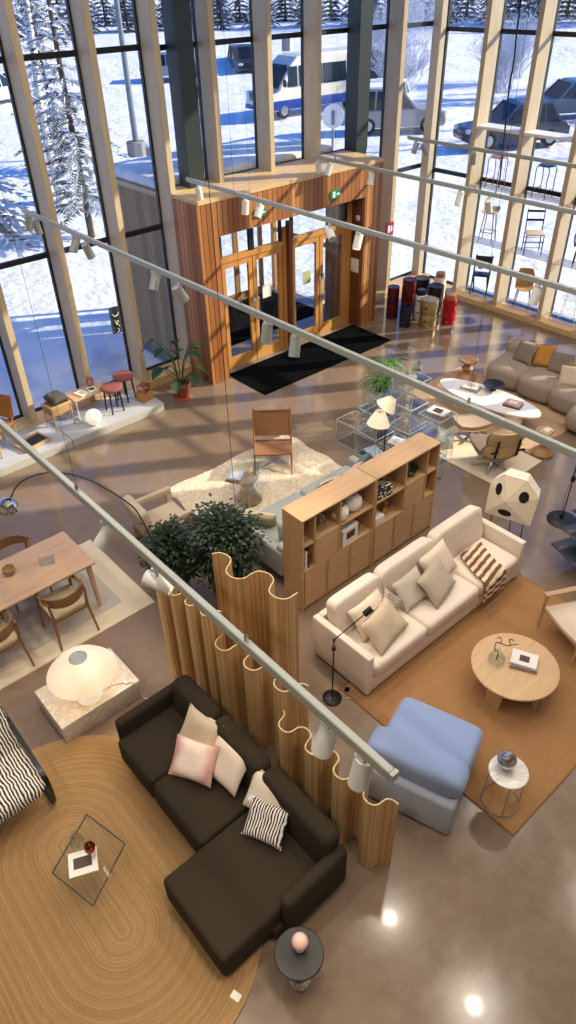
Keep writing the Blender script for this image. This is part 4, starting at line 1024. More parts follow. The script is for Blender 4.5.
# ---------------- black side table + pink lamp
b1 = F(299, 953, .5)
r_ = thing('round_side_table', 'black round side table with a grey marble foot beside the chaise', 'side table', (b1.x, b1.y, 0))
MB().lathe([(.17, .485), (.176, .49), (.176, .497), (.17, .502), (.001, .502)], 48).lathe([(.001, .485), (.17, .485)], 48, cap=False).out('tabletop', 'blacktop', r_)
MB().lathe([(.045, .0), (.085, .0), (.085, .05), (.045, .055), (.045, .485)], 32).out('pedestal', 'marbleg', r_)
lp = F(300, 945, .55)
r_ = thing('pink_lamp', 'small pale pink egg-shaped lamp on the black round side table', 'table lamp', (lp.x, lp.y, .502))
MB().lathe([(.036, 0), (.038, .008), (.03, .04), (.026, .05)], 24).out('base', 'white', r_)
MB().sup((0, 0, .105), (.118, .118, .128), 1., 1.).out('dome', 'pink', r_); MB().lathe([(.006, .166), (.006, .171), (.001, .172)], 10).out('button', 'copper', r_)

# ---------------- dining group
r_ = thing('dining_table', 'long warm oak dining table with rounded edges and tapered legs', 'dining table', (1.21, 6.35, 0))
MB().box((0, 0, .70), (2.02, .76, .035), bev=.014, seg=3).out('tabletop', 'table', r_)
for sx_ in (-1, 1):
    for sy_ in (-1, 1): MB().tube([(sx_*.96, sy_*.335, .017), (sx_*.94, sy_*.32, .69)], [.022, .034], 12).out('leg', 'table', r_)
m = MB()
for s in (-1, 1): m.box((0, s*.30, .655), (1.8, .02, .06)).box((s*.9, 0, .655), (.02, .6, .06))
m.out('apron', 'table', r_, smooth=None)
def dining_chair(label, loc, rotz):
    r = thing('dining_chair', label, 'chair', loc, rotz, 'dining chairs')      # faces +y
    MB().box((0, .02, .43), (.42, .40, .03), bev=.012, seg=2).sup((0, .02, .447), (.41, .39, .035), .3, 1).out('seat', 'papercord', r)
    for s in (-1, 1):
        MB().tube([(s*.22, .22, .017), (s*.205, .19, .44), (s*.21, .17, .63)], [.012, .017, .014], 10).out('leg', 'teak', r)
        MB().tube([(s*.23, -.25, .017), (s*.20, -.19, .44), (s*.215, -.2, .68)], [.012, .017, .014], 10).out('leg', 'teak', r)
        MB().tube([(s*.205, .18, .62), (s*.225, .02, .645), (s*.215, -.18, .665)], [.016, .02, .016], 8).out('armrest', 'teak', r)
    m = MB()
    def fn(a, b):
        an = PI*(1.08+.84*a); return (.245*math.cos(an), -.04+.24*math.sin(an), .60+.13*b*(1-.3*(2*a-1)**2) + .03*(2*a-1)**2)
    m.surf(fn, 18, 5, .02); m.out('backrest', 'teak', r)
    m = MB().bar((-.2, -.19, .40), (.2, -.19, .40), .02, .035).bar((-.205, .19, .40), (.205, .19, .40), .02, .035)
    for s in (-1, 1): m.bar((s*.2, -.19, .40), (s*.205, .19, .40), .02, .035)
    m.out('seat_rail', 'teak', r); return r
ch = dining_chair('brown wooden dining chair with a woven seat, nearest to the mushroom lamp', (1.73, 5.93, 0), 0)
dup(ch, (.93, 5.93, 0), rad(3), 'brown wooden dining chair cut by the left edge, on the lamp side')
dup(ch, (1.62, 6.80, 0), rad(180), 'brown wooden dining chair on the far side of the dining table')
p = F(5, 566, .72)
r_ = thing('wooden_bowl', 'small round wooden bowl at the left edge on the dining table', 'bowl', (1.42, 6.44, .7175))
MB().lathe([(.03, 0), (.05, .006), (.07, .05), (.068, .085), (.062, .085), (.06, .05), (.04, .012), (.001, .01)], 26).out('bowl', 'wicker', r_)
MB().lathe([(.03, -.001), (.035, -.001), (.035, .004)], 20, cap=False).out('foot', 'teak', r_)
p = F(47, 561, .72)
r_ = thing('glass_tray', 'folded clear glass tray on the dining table', 'tray', (p.x, p.y, .7175), rad(-20))
MB().box((0, 0, .006), (.16, .16, .008)).out('plate', 'clear', r_, smooth=None)
MB().box((-.08, 0, .03), (.006, .16, .05)).out('rim', 'acryl', r_, smooth=None); MB().box((.08, 0, .03), (.006, .16, .05)).out('rim', 'acryl', r_, smooth=None)

# ---------------- arc floor lamp
BS, SS = Vector((2.92, 5.28, 0)), F(8, 507, 1.62)
dpl = (SS-BS); dpl.z = 0; dpl.normalize(); nrm = Vector((-dpl.y, dpl.x, 0))
def onplane(px, py):
    d = Vector(ray(px, py)); o = Vector((0, 0, CAMH)); t = (BS-o).dot(nrm)/d.dot(nrm); return o + d*t
pp = [onplane(*q) for q in ((10, 499), (21, 482), (49, 472.6), (87, 479), (128, 503), (142, 520), (161, 556))]
r_ = thing('arc_floor_lamp', 'arching floor lamp with a chrome dome over the dining table', 'floor lamp', BS)
MB().box((0, 0, .1), (.28, .2, .2), bev=.015).out('marble_base', 'marblew', r_)
arcp = [(0, 0, .2), (0, 0, .7)] + [p-BS for p in pp[::-1]]
print('ARC', [tuple(round(c, 2) for c in p) for p in arcp])
MB().tube(smooth_path(arcp, 7), .008, 8).out('arc_stem', 'steel', r_)
sp = onplane(8, 508)-BS
MB().lathe([(.001, .11), (.03, .108), (.075, .085), (.105, .03), (.11, -.02), (.105, -.02), (.1, .03), (.07, .08), (.001, .1)], 32, c=sp, cap=False).out('dome_shade', 'chrome', r_)
MB().sup(sp+Vector((0, 0, .0)), (.1, .1, .1), 1, 1).out('bulb', 'globe', r_)
MB().cyl(sp+Vector((0, 0, .1)), pp[0]-BS, .012, seg=8).out('socket', 'black_metal', r_)
"""end"""

# ---------------- bookcases (two units side by side)
def bookcase(label, x0, x1, cols, narrow_first):
    W = x1-x0; r = thing('bookcase', label, 'bookcase', ((x0+x1)/2, 4.485, 0), 0, 'oak bookcases')
    D = .33; H = 1.35; T = .02
    rows = [(.05, .60), (.60, .97), (.97, H)]
    MB().box((0, 0, H-T/2), (W, D, T)).out('top', 'oak', r, smooth=None)
    for s in (-1, 1): MB().box((s*(W/2-T/2), 0, (H-T)/2), (T, D, H-T)).out('side_panel', 'oakv', r, smooth=None)
    MB().box((0, D/2-.006, .69), (W-2*T, .01, 1.28)).out('back_panel', 'oak', r, smooth=None)
    MB().box((0, .0, .025), (W-2*T, D-.06, .05)).out('plinth', 'oak', r, smooth=None)
    for z in (.06, .60, .97): MB().box((0, -.004, z), (W-2*T, D-.02, T)).out('shelf', 'oak', r, smooth=None)
    xs = [-W/2]
    for c in cols: xs.append(xs[-1]+c*W)
    for x in xs[1:-1]: MB().box((x, -.004, .97), (T, D-.02, .72)).out('divider', 'oakv', r, smooth=None)
    n3 = W/3
    for i in range(3):
        xa = -W/2+T+i*(W-2*T)/3; xb = xa+(W-2*T)/3
        d = MB().box(((xa+xb)/2+.004, -D/2+.014, .33), (xb-xa-.03, .016, .52)).out('door', 'oak', r, smooth=None)
        MB().box((xb-.008, -D/2+.008, .33), (.014, .02, .52)).out('door_pull', 'oakv', d, smooth=None)
    di = 1
    d = MB().box(((xs[di]+xs[di+1])/2, -D/2+.014, .785), (xs[di+1]-xs[di]-.035, .016, .34)).out('door', 'oak', r, smooth=None)
    MB().box((xs[di+1]-.02, -D/2+.008, .785), (.014, .02, .34)).out('door_pull', 'oakv', d, smooth=None)
    return r, [x+(x0+x1)/2 for x in xs]
bA, xA = bookcase('left oak bookcase unit with sliding doors, nearer to the wavy screens', 3.89, 5.035, (.17, .34, .49), True)
bB, xB = bookcase('right oak bookcase unit with sliding doors, behind the middle of the cream sofa', 5.045, 6.19, (.47, .34, .19), False)
z1, z2 = .61, .98
for i, (c, h) in enumerate((('covergrey', .22), ('cover', .24), ('coverbrown', .21))):
    r_ = thing('book', f'{("grey", "white", "dark brown")[i]} upright book in the narrow left cell of the left bookcase', 'book', (3.935+.035*i, 4.44, z1), 0, 'upright books in the left bookcase')
    MB().box((0, 0, h/2), (.026, .18, h)).out('cover', c, r_, smooth=None); MB().box((0, .002, h/2), (.018, .178, h+.002)).out('pages', 'paper', r_, smooth=None)
def lantern(label, x, y, z, s):
    r = thing('paper_vase', label, 'vase', (x, y, z))
    MB().lathe([(.05*s, 0), (.085*s, .02*s), (.115*s, .08*s), (.11*s, .14*s), (.075*s, .19*s), (.04*s, .205*s), (.035*s, .2*s), (.07*s, .185*s)], 28, cap=False).lathe([(.05*s, .001), (.001, .001)], 20, cap=False).out('vessel', 'white', r)
    MB().tube(arc((0, 0, .2*s), .045*s, 0, PI, 10, (1, 0, 0), (0, 0, 1)), .004, 6).out('handle', 'white', r)
lantern('left white lantern vase with a handle in the top cell of the left bookcase', 4.56, 4.42, z2, .9)
lantern('right white lantern vase with a handle in the top cell of the left bookcase', 4.79, 4.46, z2, 1.05)
r_ = thing('glass_jar', 'clear glass jar in the middle top cell of the left bookcase', 'jar', (4.28, 4.46, z2))
MB().lathe([(.06, 0), (.065, .01), (.065, .17), (.05, .2), (.05, .22), (.045, .22), (.045, .2), (.06, .165), (.06, .012)], 24, cap=False).out('vessel', 'clear', r_); MB().lathe([(.052, .22), (.052, .235), (.001, .24)], 20).out('lid', 'clear', r_)
r_ = thing('storage_box', 'white box with a dark photo on its top in the left bookcase', 'box', (4.66, 4.44, z1), rad(3))
MB().box((0, 0, .11), (.26, .2, .22), bev=.004, seg=1).out('box_body', 'whitemat', r_); MB().box((.0, -.101, .13), (.14, .003, .1)).out('photo_label', 'coverbrown', r_); MB().box((0, 0, .2225), (.265, .205, .006)).out('lid', 'cover', r_)
r_ = thing('tissue_box', 'patterned black and white box in the top cell of the right bookcase', 'box', (5.24, 4.45, z2), rad(-4))
M['dots'] = None
t = NT('dotted_black_white'); vo = t.n('ShaderNodeTexVoronoi'); vo.inputs['Scale'].default_value = 26; t.l(t.coord(), vo.inputs['Vector'])
t.bsdf(t.ramp(vo.outputs['Distance'], [(.38, srgb('#efe9e2')), (.45, srgb('#2c2826'))]), .6); M['dots'] = t.m
MB().box((0, 0, .075), (.24, .22, .15), bev=.008).out('box_body', 'dots', r_); MB().box((0, 0, .152), (.12, .05, .006)).out('opening', 'whitemat', r_)
r_ = thing('gift_box', 'plain white box in the lower open cell of the right bookcase', 'box', (5.16, 4.42, z1), 0)
MB().box((0, 0, .055), (.15, .18, .11), bev=.004).out('box_body', 'cover', r_); MB().box((0, 0, .113), (.156, .186, .01)).out('lid', 'whitemat', r_)
r_ = thing('wooden_bird', 'small yellowish wooden bird figure beside the white box in the right bookcase', 'figurine', (5.36, 4.44, z1), rad(30))
MB().sup((0, 0, .06), (.15, .085, .09), 1, 1).tube([(-.06, 0, .06), (-.13, 0, .085)], [.02, .006], 8).out('body', 'mustard', r_); MB().sup((.07, 0, .12), (.055, .05, .055), 1, 1).tube([(.09, 0, .12), (.12, 0, .115)], [.01, .002], 6).out('head', 'oak', r_)
r_ = thing('glass_bowl', 'grey blue glass bowl in the middle top cell of the right bookcase', 'bowl', (5.8, 4.44, z2))
MB().lathe([(.04, 0), (.045, .005), (.09, .08), (.1, .13), (.094, .13), (.084, .08), (.04, .012), (.001, .01)], 26).out('bowl', glassy('blue_grey_glass', (.62, .72, .78), .1, .5), r_); MB().lathe([(.04, -.0), (.045, 0.0), (.045, .006)], 20, cap=False).out('foot', 'coverblue', r_)

# ---------------- sage grey sofa behind the bookcases
r_ = thing('sofa', 'sage grey two-seat sofa with its back to the bookcases, facing the shag rug', 'sofa', (5.07, 5.28, 0))
X0, X1, Y0, Y1 = -1.08, 1.05, -.5, .5
MB().box((0, 0, .2), (X1-X0-.02, .92, .16), bev=.04, seg=3).out('base', 'tealgrey', r_)
for s in (-1, 1): MB().box((s*.47, .08, .36), (.92, .74, .17), bev=.06, seg=4).out('seat_cushion', 'tealgrey', r_)
MB().box((0, -.41, .38), (X1-X0, .14, .44), bev=.05, seg=4).out('backrest', 'tealgrey', r_)
for s in (-1, 1): MB().box((s*1.02, .0, .33), (.12, .94, .40), bev=.05, seg=4).out('armrest', 'tealgrey', r_)
for s in (-1, 1):
    m = MB().box((0, 0, 0), (.88, .17, .36), bev=.07, seg=4); MB().add(m.v, m.f, xf((s*.46, -.25, .57), (rad(-10), 0, 0))).out('back_cushion', 'tealgrey', r_)
for sx_ in (-1, 1):
    for sy_ in (-1, 1): MB().cyl((sx_*.95, sy_*.38, 0), (sx_*.95, sy_*.38, .13), .014, .02, 10).out('leg', 'black_metal', r_)
pillow('light brown cushion at the left arm of the sage grey sofa', (4.22, 5.42, .58), 40, 60, 5, .36, .3, .1, 'leather' if False else 'sand', None, 11)
pillow('beige cushion in the middle of the sage grey sofa', (5.25, 5.36, .6), 85, 55, 3, .42, .36, .12, 'beige', None, 12)
pillow('cream pink cushion toward the far end of the sage grey sofa', (5.6, 5.3, .64), 95, 58, -4, .42, .38, .12, 'pinkf', None, 13)
pillow('teal grey cushion at the far end of the sage grey sofa', (5.86, 5.36, .62), 110, 62, 4, .4, .36, .12, fabric('teal_velvet', '#5c7478', .08, 220, .3), None, 14)

# ---------------- beige armchair, side table, glass table, folding chair
r_ = thing('armchair', 'boxy beige armchair with loop arms at the left edge of the shag rug', 'armchair', (3.42, 6.5, 0), rad(-4))
for s in (-1, 1):
    y = s*.30; m = MB()
    m.box((.0, y, .545), (.62, .075, .09), bev=.02).box((.27, y, .27), (.09, .075, .5), bev=.02).box((-.27, y, .27), (.09, .075, .5), bev=.02).box((0, y, .05), (.62, .075, .07), bev=.02)
    m.out('armrest', 'beige', r_)
MB().box((.03, 0, .33), (.56, .52, .16), bev=.05, seg=4).out('seat_cushion', 'beige', r_)
m = MB().box((0, 0, 0), (.15, .52, .55), bev=.06, seg=4); MB().add(m.v, m.f, xf((-.29, 0, .52), (0, rad(-14), 0))).out('backrest', 'beige', r_)
r_ = thing('square_side_table', 'small square side table with a white top and copper frame beside the beige armchair', 'side table', (3.86, 6.12, .028), rad(8))
MB().box((0, 0, .40), (.3, .3, .014), bev=.004).out('tabletop', 'whitemat', r_)
m = MB()
for sx_ in (-1, 1):
    for sy_ in (-1, 1): m.bar((sx_*.14, sy_*.14, 0), (sx_*.14, sy_*.14, .45), .012, .012)
for s in (-1, 1): m.bar((s*.14, -.14, .006), (s*.14, .14, .006), .012, .012).bar((-.14, s*.14, .45), (.14, s*.14, .45), .012, .012)
m.out('frame', 'copper', r_, smooth=None)
r_ = thing('round_glass_table', 'low round glass coffee table on a flared smoky base on the shag rug', 'coffee table', (4.78, 6.45, .03))
MB().lathe([(.2, 0), (.205, .01), (.14, .10), (.085, .2), (.1, .3), (.16, .375), (.155, .375), (.095, .3), (.08, .2), (.13, .1), (.195, .01)], 40, cap=False).out('base', 'smoke', r_)
MB().lathe([(.33, .376), (.335, .38), (.335, .386), (.33, .39), (.001, .39)], 48).out('tabletop', 'tableglass', r_)
MB().tube([Vector((.335*math.cos(2*PI*k/40), .335*math.sin(2*PI*k/40), .383)) for k in range(40)], .005, 6, True).out('rim', 'acryl', r_)
book('lower grey picture book of the pair stacked on the round glass table', (4.64, 6.53, .42), rad(30), .24, .2, .03, 'covergrey', None)
book('upper pale blue picture book of the pair on the round glass table', (4.645, 6.53, .451), rad(36), .23, .19, .028, 'coverblue', None, ('cover', .6, .5))
r_ = thing('glass_vase', 'clear ribbed glass vase on the round glass table', 'vase', (4.92, 6.42, .42))
MB().lathe([(.05, 0), (.055, .01), (.05, .14), (.06, .18), (.055, .18), (.045, .14), (.05, .012)], 24, cap=False).out('vessel', 'clear', r_); MB().lathe([(.061, .178), (.063, .181), (.06, .184)], 24, cap=False).out('rim', 'acryl', r_)

r_ = thing('folding_chair', 'brown leather folding chair on the far edge of the shag rug', 'chair', (5.60, 6.86, .028), rad(140))
m = MB()
m.surf(lambda a, b: (.27*(2*b-1), .24-.46*a, .36-.05*a-.02*math.sin(PI*b)), 10, 10, .012); m.out('seat', 'leather', r_)
m = MB(); m.surf(lambda a, b: (.27*(2*b-1), -.20-.14*a-.012*math.sin(PI*b), .40+.36*a), 10, 10, .012); m.out('backrest', 'leather', r_)
for s in (-1, 1):
    MB().tube([(s*.275, .26, 0), (s*.275, -.1, .30), (s*.275, -.355, .78)], [.013, .015, .012], 8).out('leg', 'walnut', r_)
    MB().tube([(s*.25, -.34, 0), (s*.26, 0, .25), (s*.265, .25, .37)], [.013, .015, .012], 8).out('leg', 'walnut', r_)
MB().cyl((-.275, .24, .35), (.275, .24, .35), .012, seg=8).cyl((-.275, -.22, .31), (.275, -.22, .31), .012, seg=8).cyl((-.275, -.34, .75), (.275, -.34, .75), .011, seg=8).out('cross_bar', 'walnut', r_)

# ---------------- indoor trees
def leafcloud(n, ext, ls, seed, shell=.55, droop=.3):
    rnd = random.Random(seed); m = MB()
    cl = [(Vector((rnd.uniform(-1, 1), rnd.uniform(-1, 1), rnd.uniform(-1, 1)))) for _ in range(max(8, n//28))]
    cl = [c.normalized()*(shell+(1-shell)*rnd.random()) for c in cl]
    for i in range(n):
        c = cl[i % len(cl)]; p = Vector((c.x*ext[0], c.y*ext[1], c.z*ext[2])) + Vector((rnd.gauss(0, .2)*ext[0], rnd.gauss(0, .2)*ext[1], rnd.gauss(0, .17)*ext[2]))
        o = Vector((p.x, p.y, p.z*.4 + rnd.uniform(-.2, .2)*ext[2])); d = (o.normalized() + Vector((rnd.uniform(-.5, .5), rnd.uniform(-.5, .5), rnd.uniform(-.3, .2)-droop))).normalized()
        u = d.cross(Vector((rnd.uniform(-.3, .3), rnd.uniform(-.3, .3), 1))).normalized(); L = ls*rnd.uniform(.7, 1.2); w = L*.36
        n_ = u.cross(d)
        m.add([p, p+d*L*.45+u*w+n_*w*.3, p+d*L, p+d*L*.45-u*w+n_*w*.3], [(0, 1, 2), (0, 2, 3)])
    return m
def indoor_tree(label, loc, ext, zc, n, seed):
    r = thing('indoor_tree', label, 'plant', loc, 0, 'indoor trees behind the wavy screens')
    MB().lathe([(.13, 0), (.16, .02), (.18, .26), (.17, .27), (.16, .25), (.001, .245)], 28).out('pot', 'blackpot', r)
    m = MB()
    rnd = random.Random(seed)
    for k in range(5):
        a = k*1.3; e = Vector((math.cos(a)*ext[0]*.5, math.sin(a)*ext[1]*.5, zc+.1*rnd.uniform(-1, 1)))
        m.tube(smooth_path([(0, 0, .24), (e.x*.25, e.y*.25, zc*.6), e], 5), .012, 6)
    m.out('stems', 'stem', r)
    leafcloud(n, ext, .06, seed).out('foliage', 'leafd', r, loc=(0, 0, zc), smooth=None)
indoor_tree('dark green indoor tree behind the tall screens, left and lower of the two', (2.98, 5.6, 0), (.27, .28, .36), .62, 4200, 21)
indoor_tree('dark green indoor tree behind the tall screens, right and taller of the two', (3.40, 5.1, 0), (.33, .33, .42), .86, 5600, 22)

# ---------------- cream sofa
r_ = thing('three_seat_sofa', 'long cream three-seat sofa with loose back cushions on the brown rug', 'sofa', (4.87, 3.36, 0))
ox, oy = 4.87, 3.36
X0, X1, Y0, Y1 = 3.53, 6.21, 2.96, 3.78
rb(X0, X1, Y0+.01, Y1, .05, .24, .025).out('base', 'creamsofa', r_)
rb(X0, X0+.08, Y0, Y1, .06, .60, .016).out('armrest', 'creamsofa', r_)
rb(X1-.08, X1, Y0, Y1, .06, .60, .016).out('armrest', 'creamsofa', r_)
rb(X0+.08, X1-.08, Y1-.08, Y1, .2, .60, .016).out('back_frame', 'creamsofa', r_)
for a, b in ((X0+.1, 4.455), (4.465, 5.355), (5.365, X1-.1)): rb(a, b, Y0-.015, 3.6, .235, .42, .055).out('seat_cushion', 'creamsofa', r_)
for a, b in ((X0+.1, 4.33), (4.335, 5.23), (5.235, X1-.1)):
    m = MB().sup((0, 0, 0), (b-a, .17, .46), .2, .3, nu=44, nv=22); MB().add(m.v, m.f, xf(((a+b)/2-ox, 3.585-oy, .615), (rad(-13), 0, 0))).out('back_cushion', 'creamsofa', r_, smooth=60)
for x in (X0+.06, X1-.06):
    for y in (Y0+.06, Y1-.06): MB().box((x-ox, y-oy, .031), (.06, .06, .038)).out('leg', 'black_metal', r_, smooth=None)
pillow('cream cushion at the left end of the cream sofa, behind the large beige one', (4.0, 3.38, .60), -92, 52, 5, .48, .38, .12, 'cream', None, 31)
pillow('brown and white patterned cushion on the left seat of the cream sofa', (4.24, 3.34, .59), -80, 62, 30, .32, .3, .1, 'leopard', None, 32)
pillow('large off-white cushion in front on the left seat of the cream sofa', (4.0, 3.19, .585), -84, 46, 6, .52, .40, .13, 'sand', None, 33)
pillow('small light grey cushion on the middle seat of the cream sofa', (4.62, 3.36, .58), -96, 50, 8, .40, .36, .11, fabric('light_grey_linen', '#c2b9ac', .08, 220, .4), None, 34)
pillow('greige cushion in front on the middle seat of the cream sofa', (4.9, 3.24, .59), -80, 46, 6, .48, .40, .13, 'greige', None, 35)
pillow('cream cushion with creases behind the greige one on the cream sofa', (5.12, 3.40, .62), -95, 56, 12, .44, .40, .12, 'cream', None, 36)
# striped throw draped over the right seat
def throwfn(a, b):
    # a across (x), b along (back -> over the front edge)
    pf = [(0, 3.42, .437), (.32, 3.18, .437), (.6, 2.965, .437), (.68, 2.922, .418), (.74, 2.912, .37), (1, 2.905, .20)]
    for (s0, y0, z0), (s1, y1, z1) in zip(pf[:-1], pf[1:]):
        if b <= s1: k = (b-s0)/(s1-s0); y = y0+(y1-y0)*k; z = z0+(z1-z0)*k; break
    fold = abs(math.sin(a*9+b*2))*.014
    x = 5.38 + .38*a + .20*(1-b) - .06*math.sin(3*b)
    return (x-5.6, y-3.1 - (fold if b > .66 else 0), z-.4 + (fold if b <= .66 else 0) + .012)
m = MB(); m.surf(throwfn, 26, 36, .012); t_ = m.out('throw_blanket', 'throwf', None, (5.6, 3.1, .4), smooth=60)
uvl = t_.data.uv_layers.new(name='UVMap')
for lp in t_.data.loops:
    k_ = lp.vertex_index % (27*37); uvl.data[lp.index].uv = ((k_//37)/26, (k_ % 37)/36)
t = NT('striped_throw'); v = t.coord(); uvn = t.n('ShaderNodeUVMap'); sx = t.n('ShaderNodeSeparateXYZ'); t.l(uvn.outputs[0], sx.inputs[0])
fr = t.math('FRACT', t.math('MULTIPLY', t.math('ADD', sx.outputs[1], t.math('MULTIPLY', sx.outputs[0], .1)), 8)); t.bsdf(t.mix(t.math('LESS_THAN', fr, .5), srgb('#e6d6bf'), srgb('#77512f')), .95, 0, t.bump(t.noise(v, 150, 2), .4, .004)); t_.data.materials[0] = t.m
tag(t_, 'brown and cream striped throw blanket over the right seat of the cream sofa', 'blanket')

# ---------------- black reading lamp at the cream sofa
bp = Vector((3.28, 3.21, 0)); j = onX(334, 640, 3.31)
jl = F(334, 640, .82)-bp; hl = F(365, 614, 1.05)-bp
r_ = thing('reading_lamp', 'thin black reading floor lamp at the left arm of the cream sofa', 'floor lamp', bp)
MB().lathe([(.1, 0), (.1, .016), (.09, .024), (.012, .03), (.001, .03)], 28).out('base', 'black_metal', r_)
MB().cyl((0, 0, .02), jl, .007, seg=8).out('pole', 'black_metal', r_)
MB().cyl(jl, hl, .006, seg=8).out('arm', 'black_metal', r_)
k = jl*.86; MB().box(k, (.035, .035, .05), bev=.004).out('dimmer', 'black_metal', r_)
MB().sup(jl, (.03, .03, .03), 1, 1).out('joint', 'black_metal', r_)
d = (hl-jl).normalized(); MB().tube([hl-d*.01, hl+d*.085], .032, 14).out('lamp_head', 'black_metal', r_)
p = F(347, 690, .002)
r2 = thing('plug_adapter', 'small white price tag with a pale cord on the floor by the reading lamp', 'tag', (p.x, p.y, .0))
MB().box((0, 0, .006), (.07, .05, .012), bev=.002, rot=(0, 0, .5)).out('tag_plate', 'white', r2); MB().tube(smooth_path([(0.01, -.02, .006), (.06, -.08, .006), (-.02, -.13, .006), (-.08, -.06, .006)], 5), .004, 6).out('cord', 'cord', r2)

# ---------------- round oak coffee table
r_ = thing('round_coffee_table', 'low round pale oak coffee table on the brown rug', 'coffee table', (4.72, 2.06, .012))
MB().lathe([(.41, .335), (.432, .342), (.436, .352), (.432, .364), (.42, .368), (.001, .368)], 64).out('tabletop', 'paleoak', r_)
for k in range(3):
    a = (math.atan2(-.01, -.31), math.atan2(-.30, .05), math.atan2(.25, .22))[k]; m = MB().box((0, 0, 0), (.05, .17, .335), bev=.008); MB().add(m.v, m.f, xf((.30*math.cos(a), .30*math.sin(a), .1675), (0, 0, a))).out('leg', 'paleoak', r_)
b0 = F(524, 664, .38)
book('lower book of the pair on the round oak table, its grey edge showing', (b0.x, b0.y, .3805), rad(28), .2, .26, .035, 'covergrey')
book('upper white photo book of the pair on the round oak table', (b0.x+.008, b0.y+.012, .4165), rad(25), .195, .255, .026, 'cover', None, ('coverbrown', .42, .38))
v0 = F(496, 661, .38)
r_ = thing('bud_vase', 'small clear glass vase on the round oak table', 'vase', (v0.x, v0.y, .3805))
MB().lathe([(.07, 0), (.085, .01), (.087, .06), (.045, .1), (.034, .14), (.038, .15), (.034, .15), (.03, .14), (.04, .1), (.08, .06), (.07, .012)], 26, cap=False).out('vessel', 'clear', r_); MB().lathe([(.039, .149), (.04, .152), (.037, .153)], 20, cap=False).out('rim', 'acryl', r_)
c0 = F(503, 655, .45)-Vector((v0.x, v0.y, .3805)); rnd = random.Random(3)
pts = [Vector((.0, .0, .05)), Vector((.01, -.02, .13))]
r2 = thing('twig', 'dark twisted twig standing in the small glass vase on the oak table', 'twig', (v0.x, v0.y, .3805))
pts = smooth_path([(0, 0, .02), (.0, 0, .13), (-.03, .03, .18), (.02, .05, .22), (.06, .02, .2), (.05, -.04, .23), (.1, -.06, .21), (.13, -.02, .24), (.17, -.05, .22)], 6)
MB().tube(pts, .006, 6).out('stem', 'stem', r2)
MB().tube(smooth_path([(.06, .02, .2), (.09, .05, .24), (.07, .08, .22)], 5), .004, 6).tube(smooth_path([(.1, -.06, .21), (.12, -.1, .24), (.16, -.11, .22)], 5), .004, 6).out('side_twig', 'stem', r2)

# ---------------- blue armchair
bc = Vector((2.93, 1.90, 0)); ba = math.atan2(.31, .95)
r_ = thing('blue_lounge_chair', 'pale blue plump low armchair on the corner of the brown rug', 'armchair', bc, ba)
# local +x faces forward; back edge at x=0
MB().box((.37, 0, .19), (.74, .78, .36), bev=.07, seg=4).out('base', 'bluebase', r_)
m = MB().sup((.48, 0, .39), (.64, .80, .28), .2, .45, nu=48, nv=22); m.out('seat_cushion', 'bluef', r_, smooth=60)
m = MB().sup((0, 0, 0), (.30, .88, .34), .42, .6, nu=44, nv=22); MB().add(m.v, m.f, xf((.11, 0, .59), (0, rad(-8), 0))).out('back_cushion', 'bluef', r_, smooth=60)
MB().box((.0, 0, .24), (.16, .84, .46), bev=.05, seg=4).out('back_shell', 'bluebase', r_)
MB().box((.20, -.425, .43), (.03, .004, .05)).out('care_tag', 'white', r_)
# ---------------- small marble side table
r_ = thing('marble_side_table', 'small round white marble side table on a chrome ring frame', 'side table', (3.61, 1.385, .012))
MB().lathe([(.165, .448), (.17, .452), (.17, .464), (.165, .468), (.001, .468)], 40).out('tabletop', 'marblew', r_)
ring = lambda z, R_: [Vector((R_*math.cos(2*PI*k/32), R_*math.sin(2*PI*k/32), z)) for k in range(32)]
MB().tube(ring(.008, .165), .007, 8, True).out('floor_ring', 'chrome', r_)
MB().tube(ring(.442, .155), .006, 8, True).out('top_ring', 'chrome', r_)
for k in range(4):
    a = rad(40+90*k); MB().cyl((.165*math.cos(a), .165*math.sin(a), .008), (.155*math.cos(a), .155*math.sin(a), .442), .006, seg=8).out('leg', 'chrome', r_)
lp = F(506, 762, .56)
r_ = thing('chrome_lamp', 'small chrome globe lamp on the white marble side table', 'table lamp', (3.62, 1.43, .48))
MB().lathe([(.035, 0), (.036, .006), (.03, .02), (.027, .04)], 20).out('base', 'chrome', r_); MB().sup((0, 0, .105), (.165, .165, .155), 1, 1).out('globe', 'chrome', r_)
p = F(515, 793, .1)
r_ = thing('price_tag', 'small white price tag hanging from the chrome frame of the marble side table', 'price tag', (3.72, 1.5, .32))
MB().cyl((0, 0, 0), (0, 0, .13), .0015, seg=5).out('string', 'cord', r_); MB().box((0, 0, -.03), (.004, .035, .06), rot=(0, 0, .9)).out('card', 'white', r_)

# ---------------- oak armchair at the right edge
ac = Vector((5.87, 1.94, .0)); an = math.atan2(.38, -.93)
r_ = thing('oak_armchair', 'oak armchair with flat arms and a cream leather seat at the right edge', 'armchair', ac, an)
for s in (-1, 1):
    y = s*.3
    MB().bar((.34, y, .52), (-.30, y, .46), .06, .022).out('armrest', 'oak', r_)
    MB().tube([(.33, y, .0 if True else 0), (.31, y, .51)], [.013, .02], 10).out('leg', 'oak', r_)
    MB().tube([(-.34, y, 0), (-.27, y, .47)], [.013, .02], 10).out('leg', 'oak', r_)
    MB().bar((.31, y, .30), (-.3, y, .22), .022, .045).out('side_rail', 'oak', r_)
MB().bar((.31, -.3, .30), (.31, .3, .30), .022, .045).bar((-.3, -.3, .22), (-.3, .3, .22), .022, .045).out('cross_rail', 'oak', r_)
MB().surf(lambda a, b: (.33-.62*a, (b-.5)*.54, .335-.09*a-.025*math.sin(PI*b)), 12, 10, .03).out('seat', 'cream', r_)
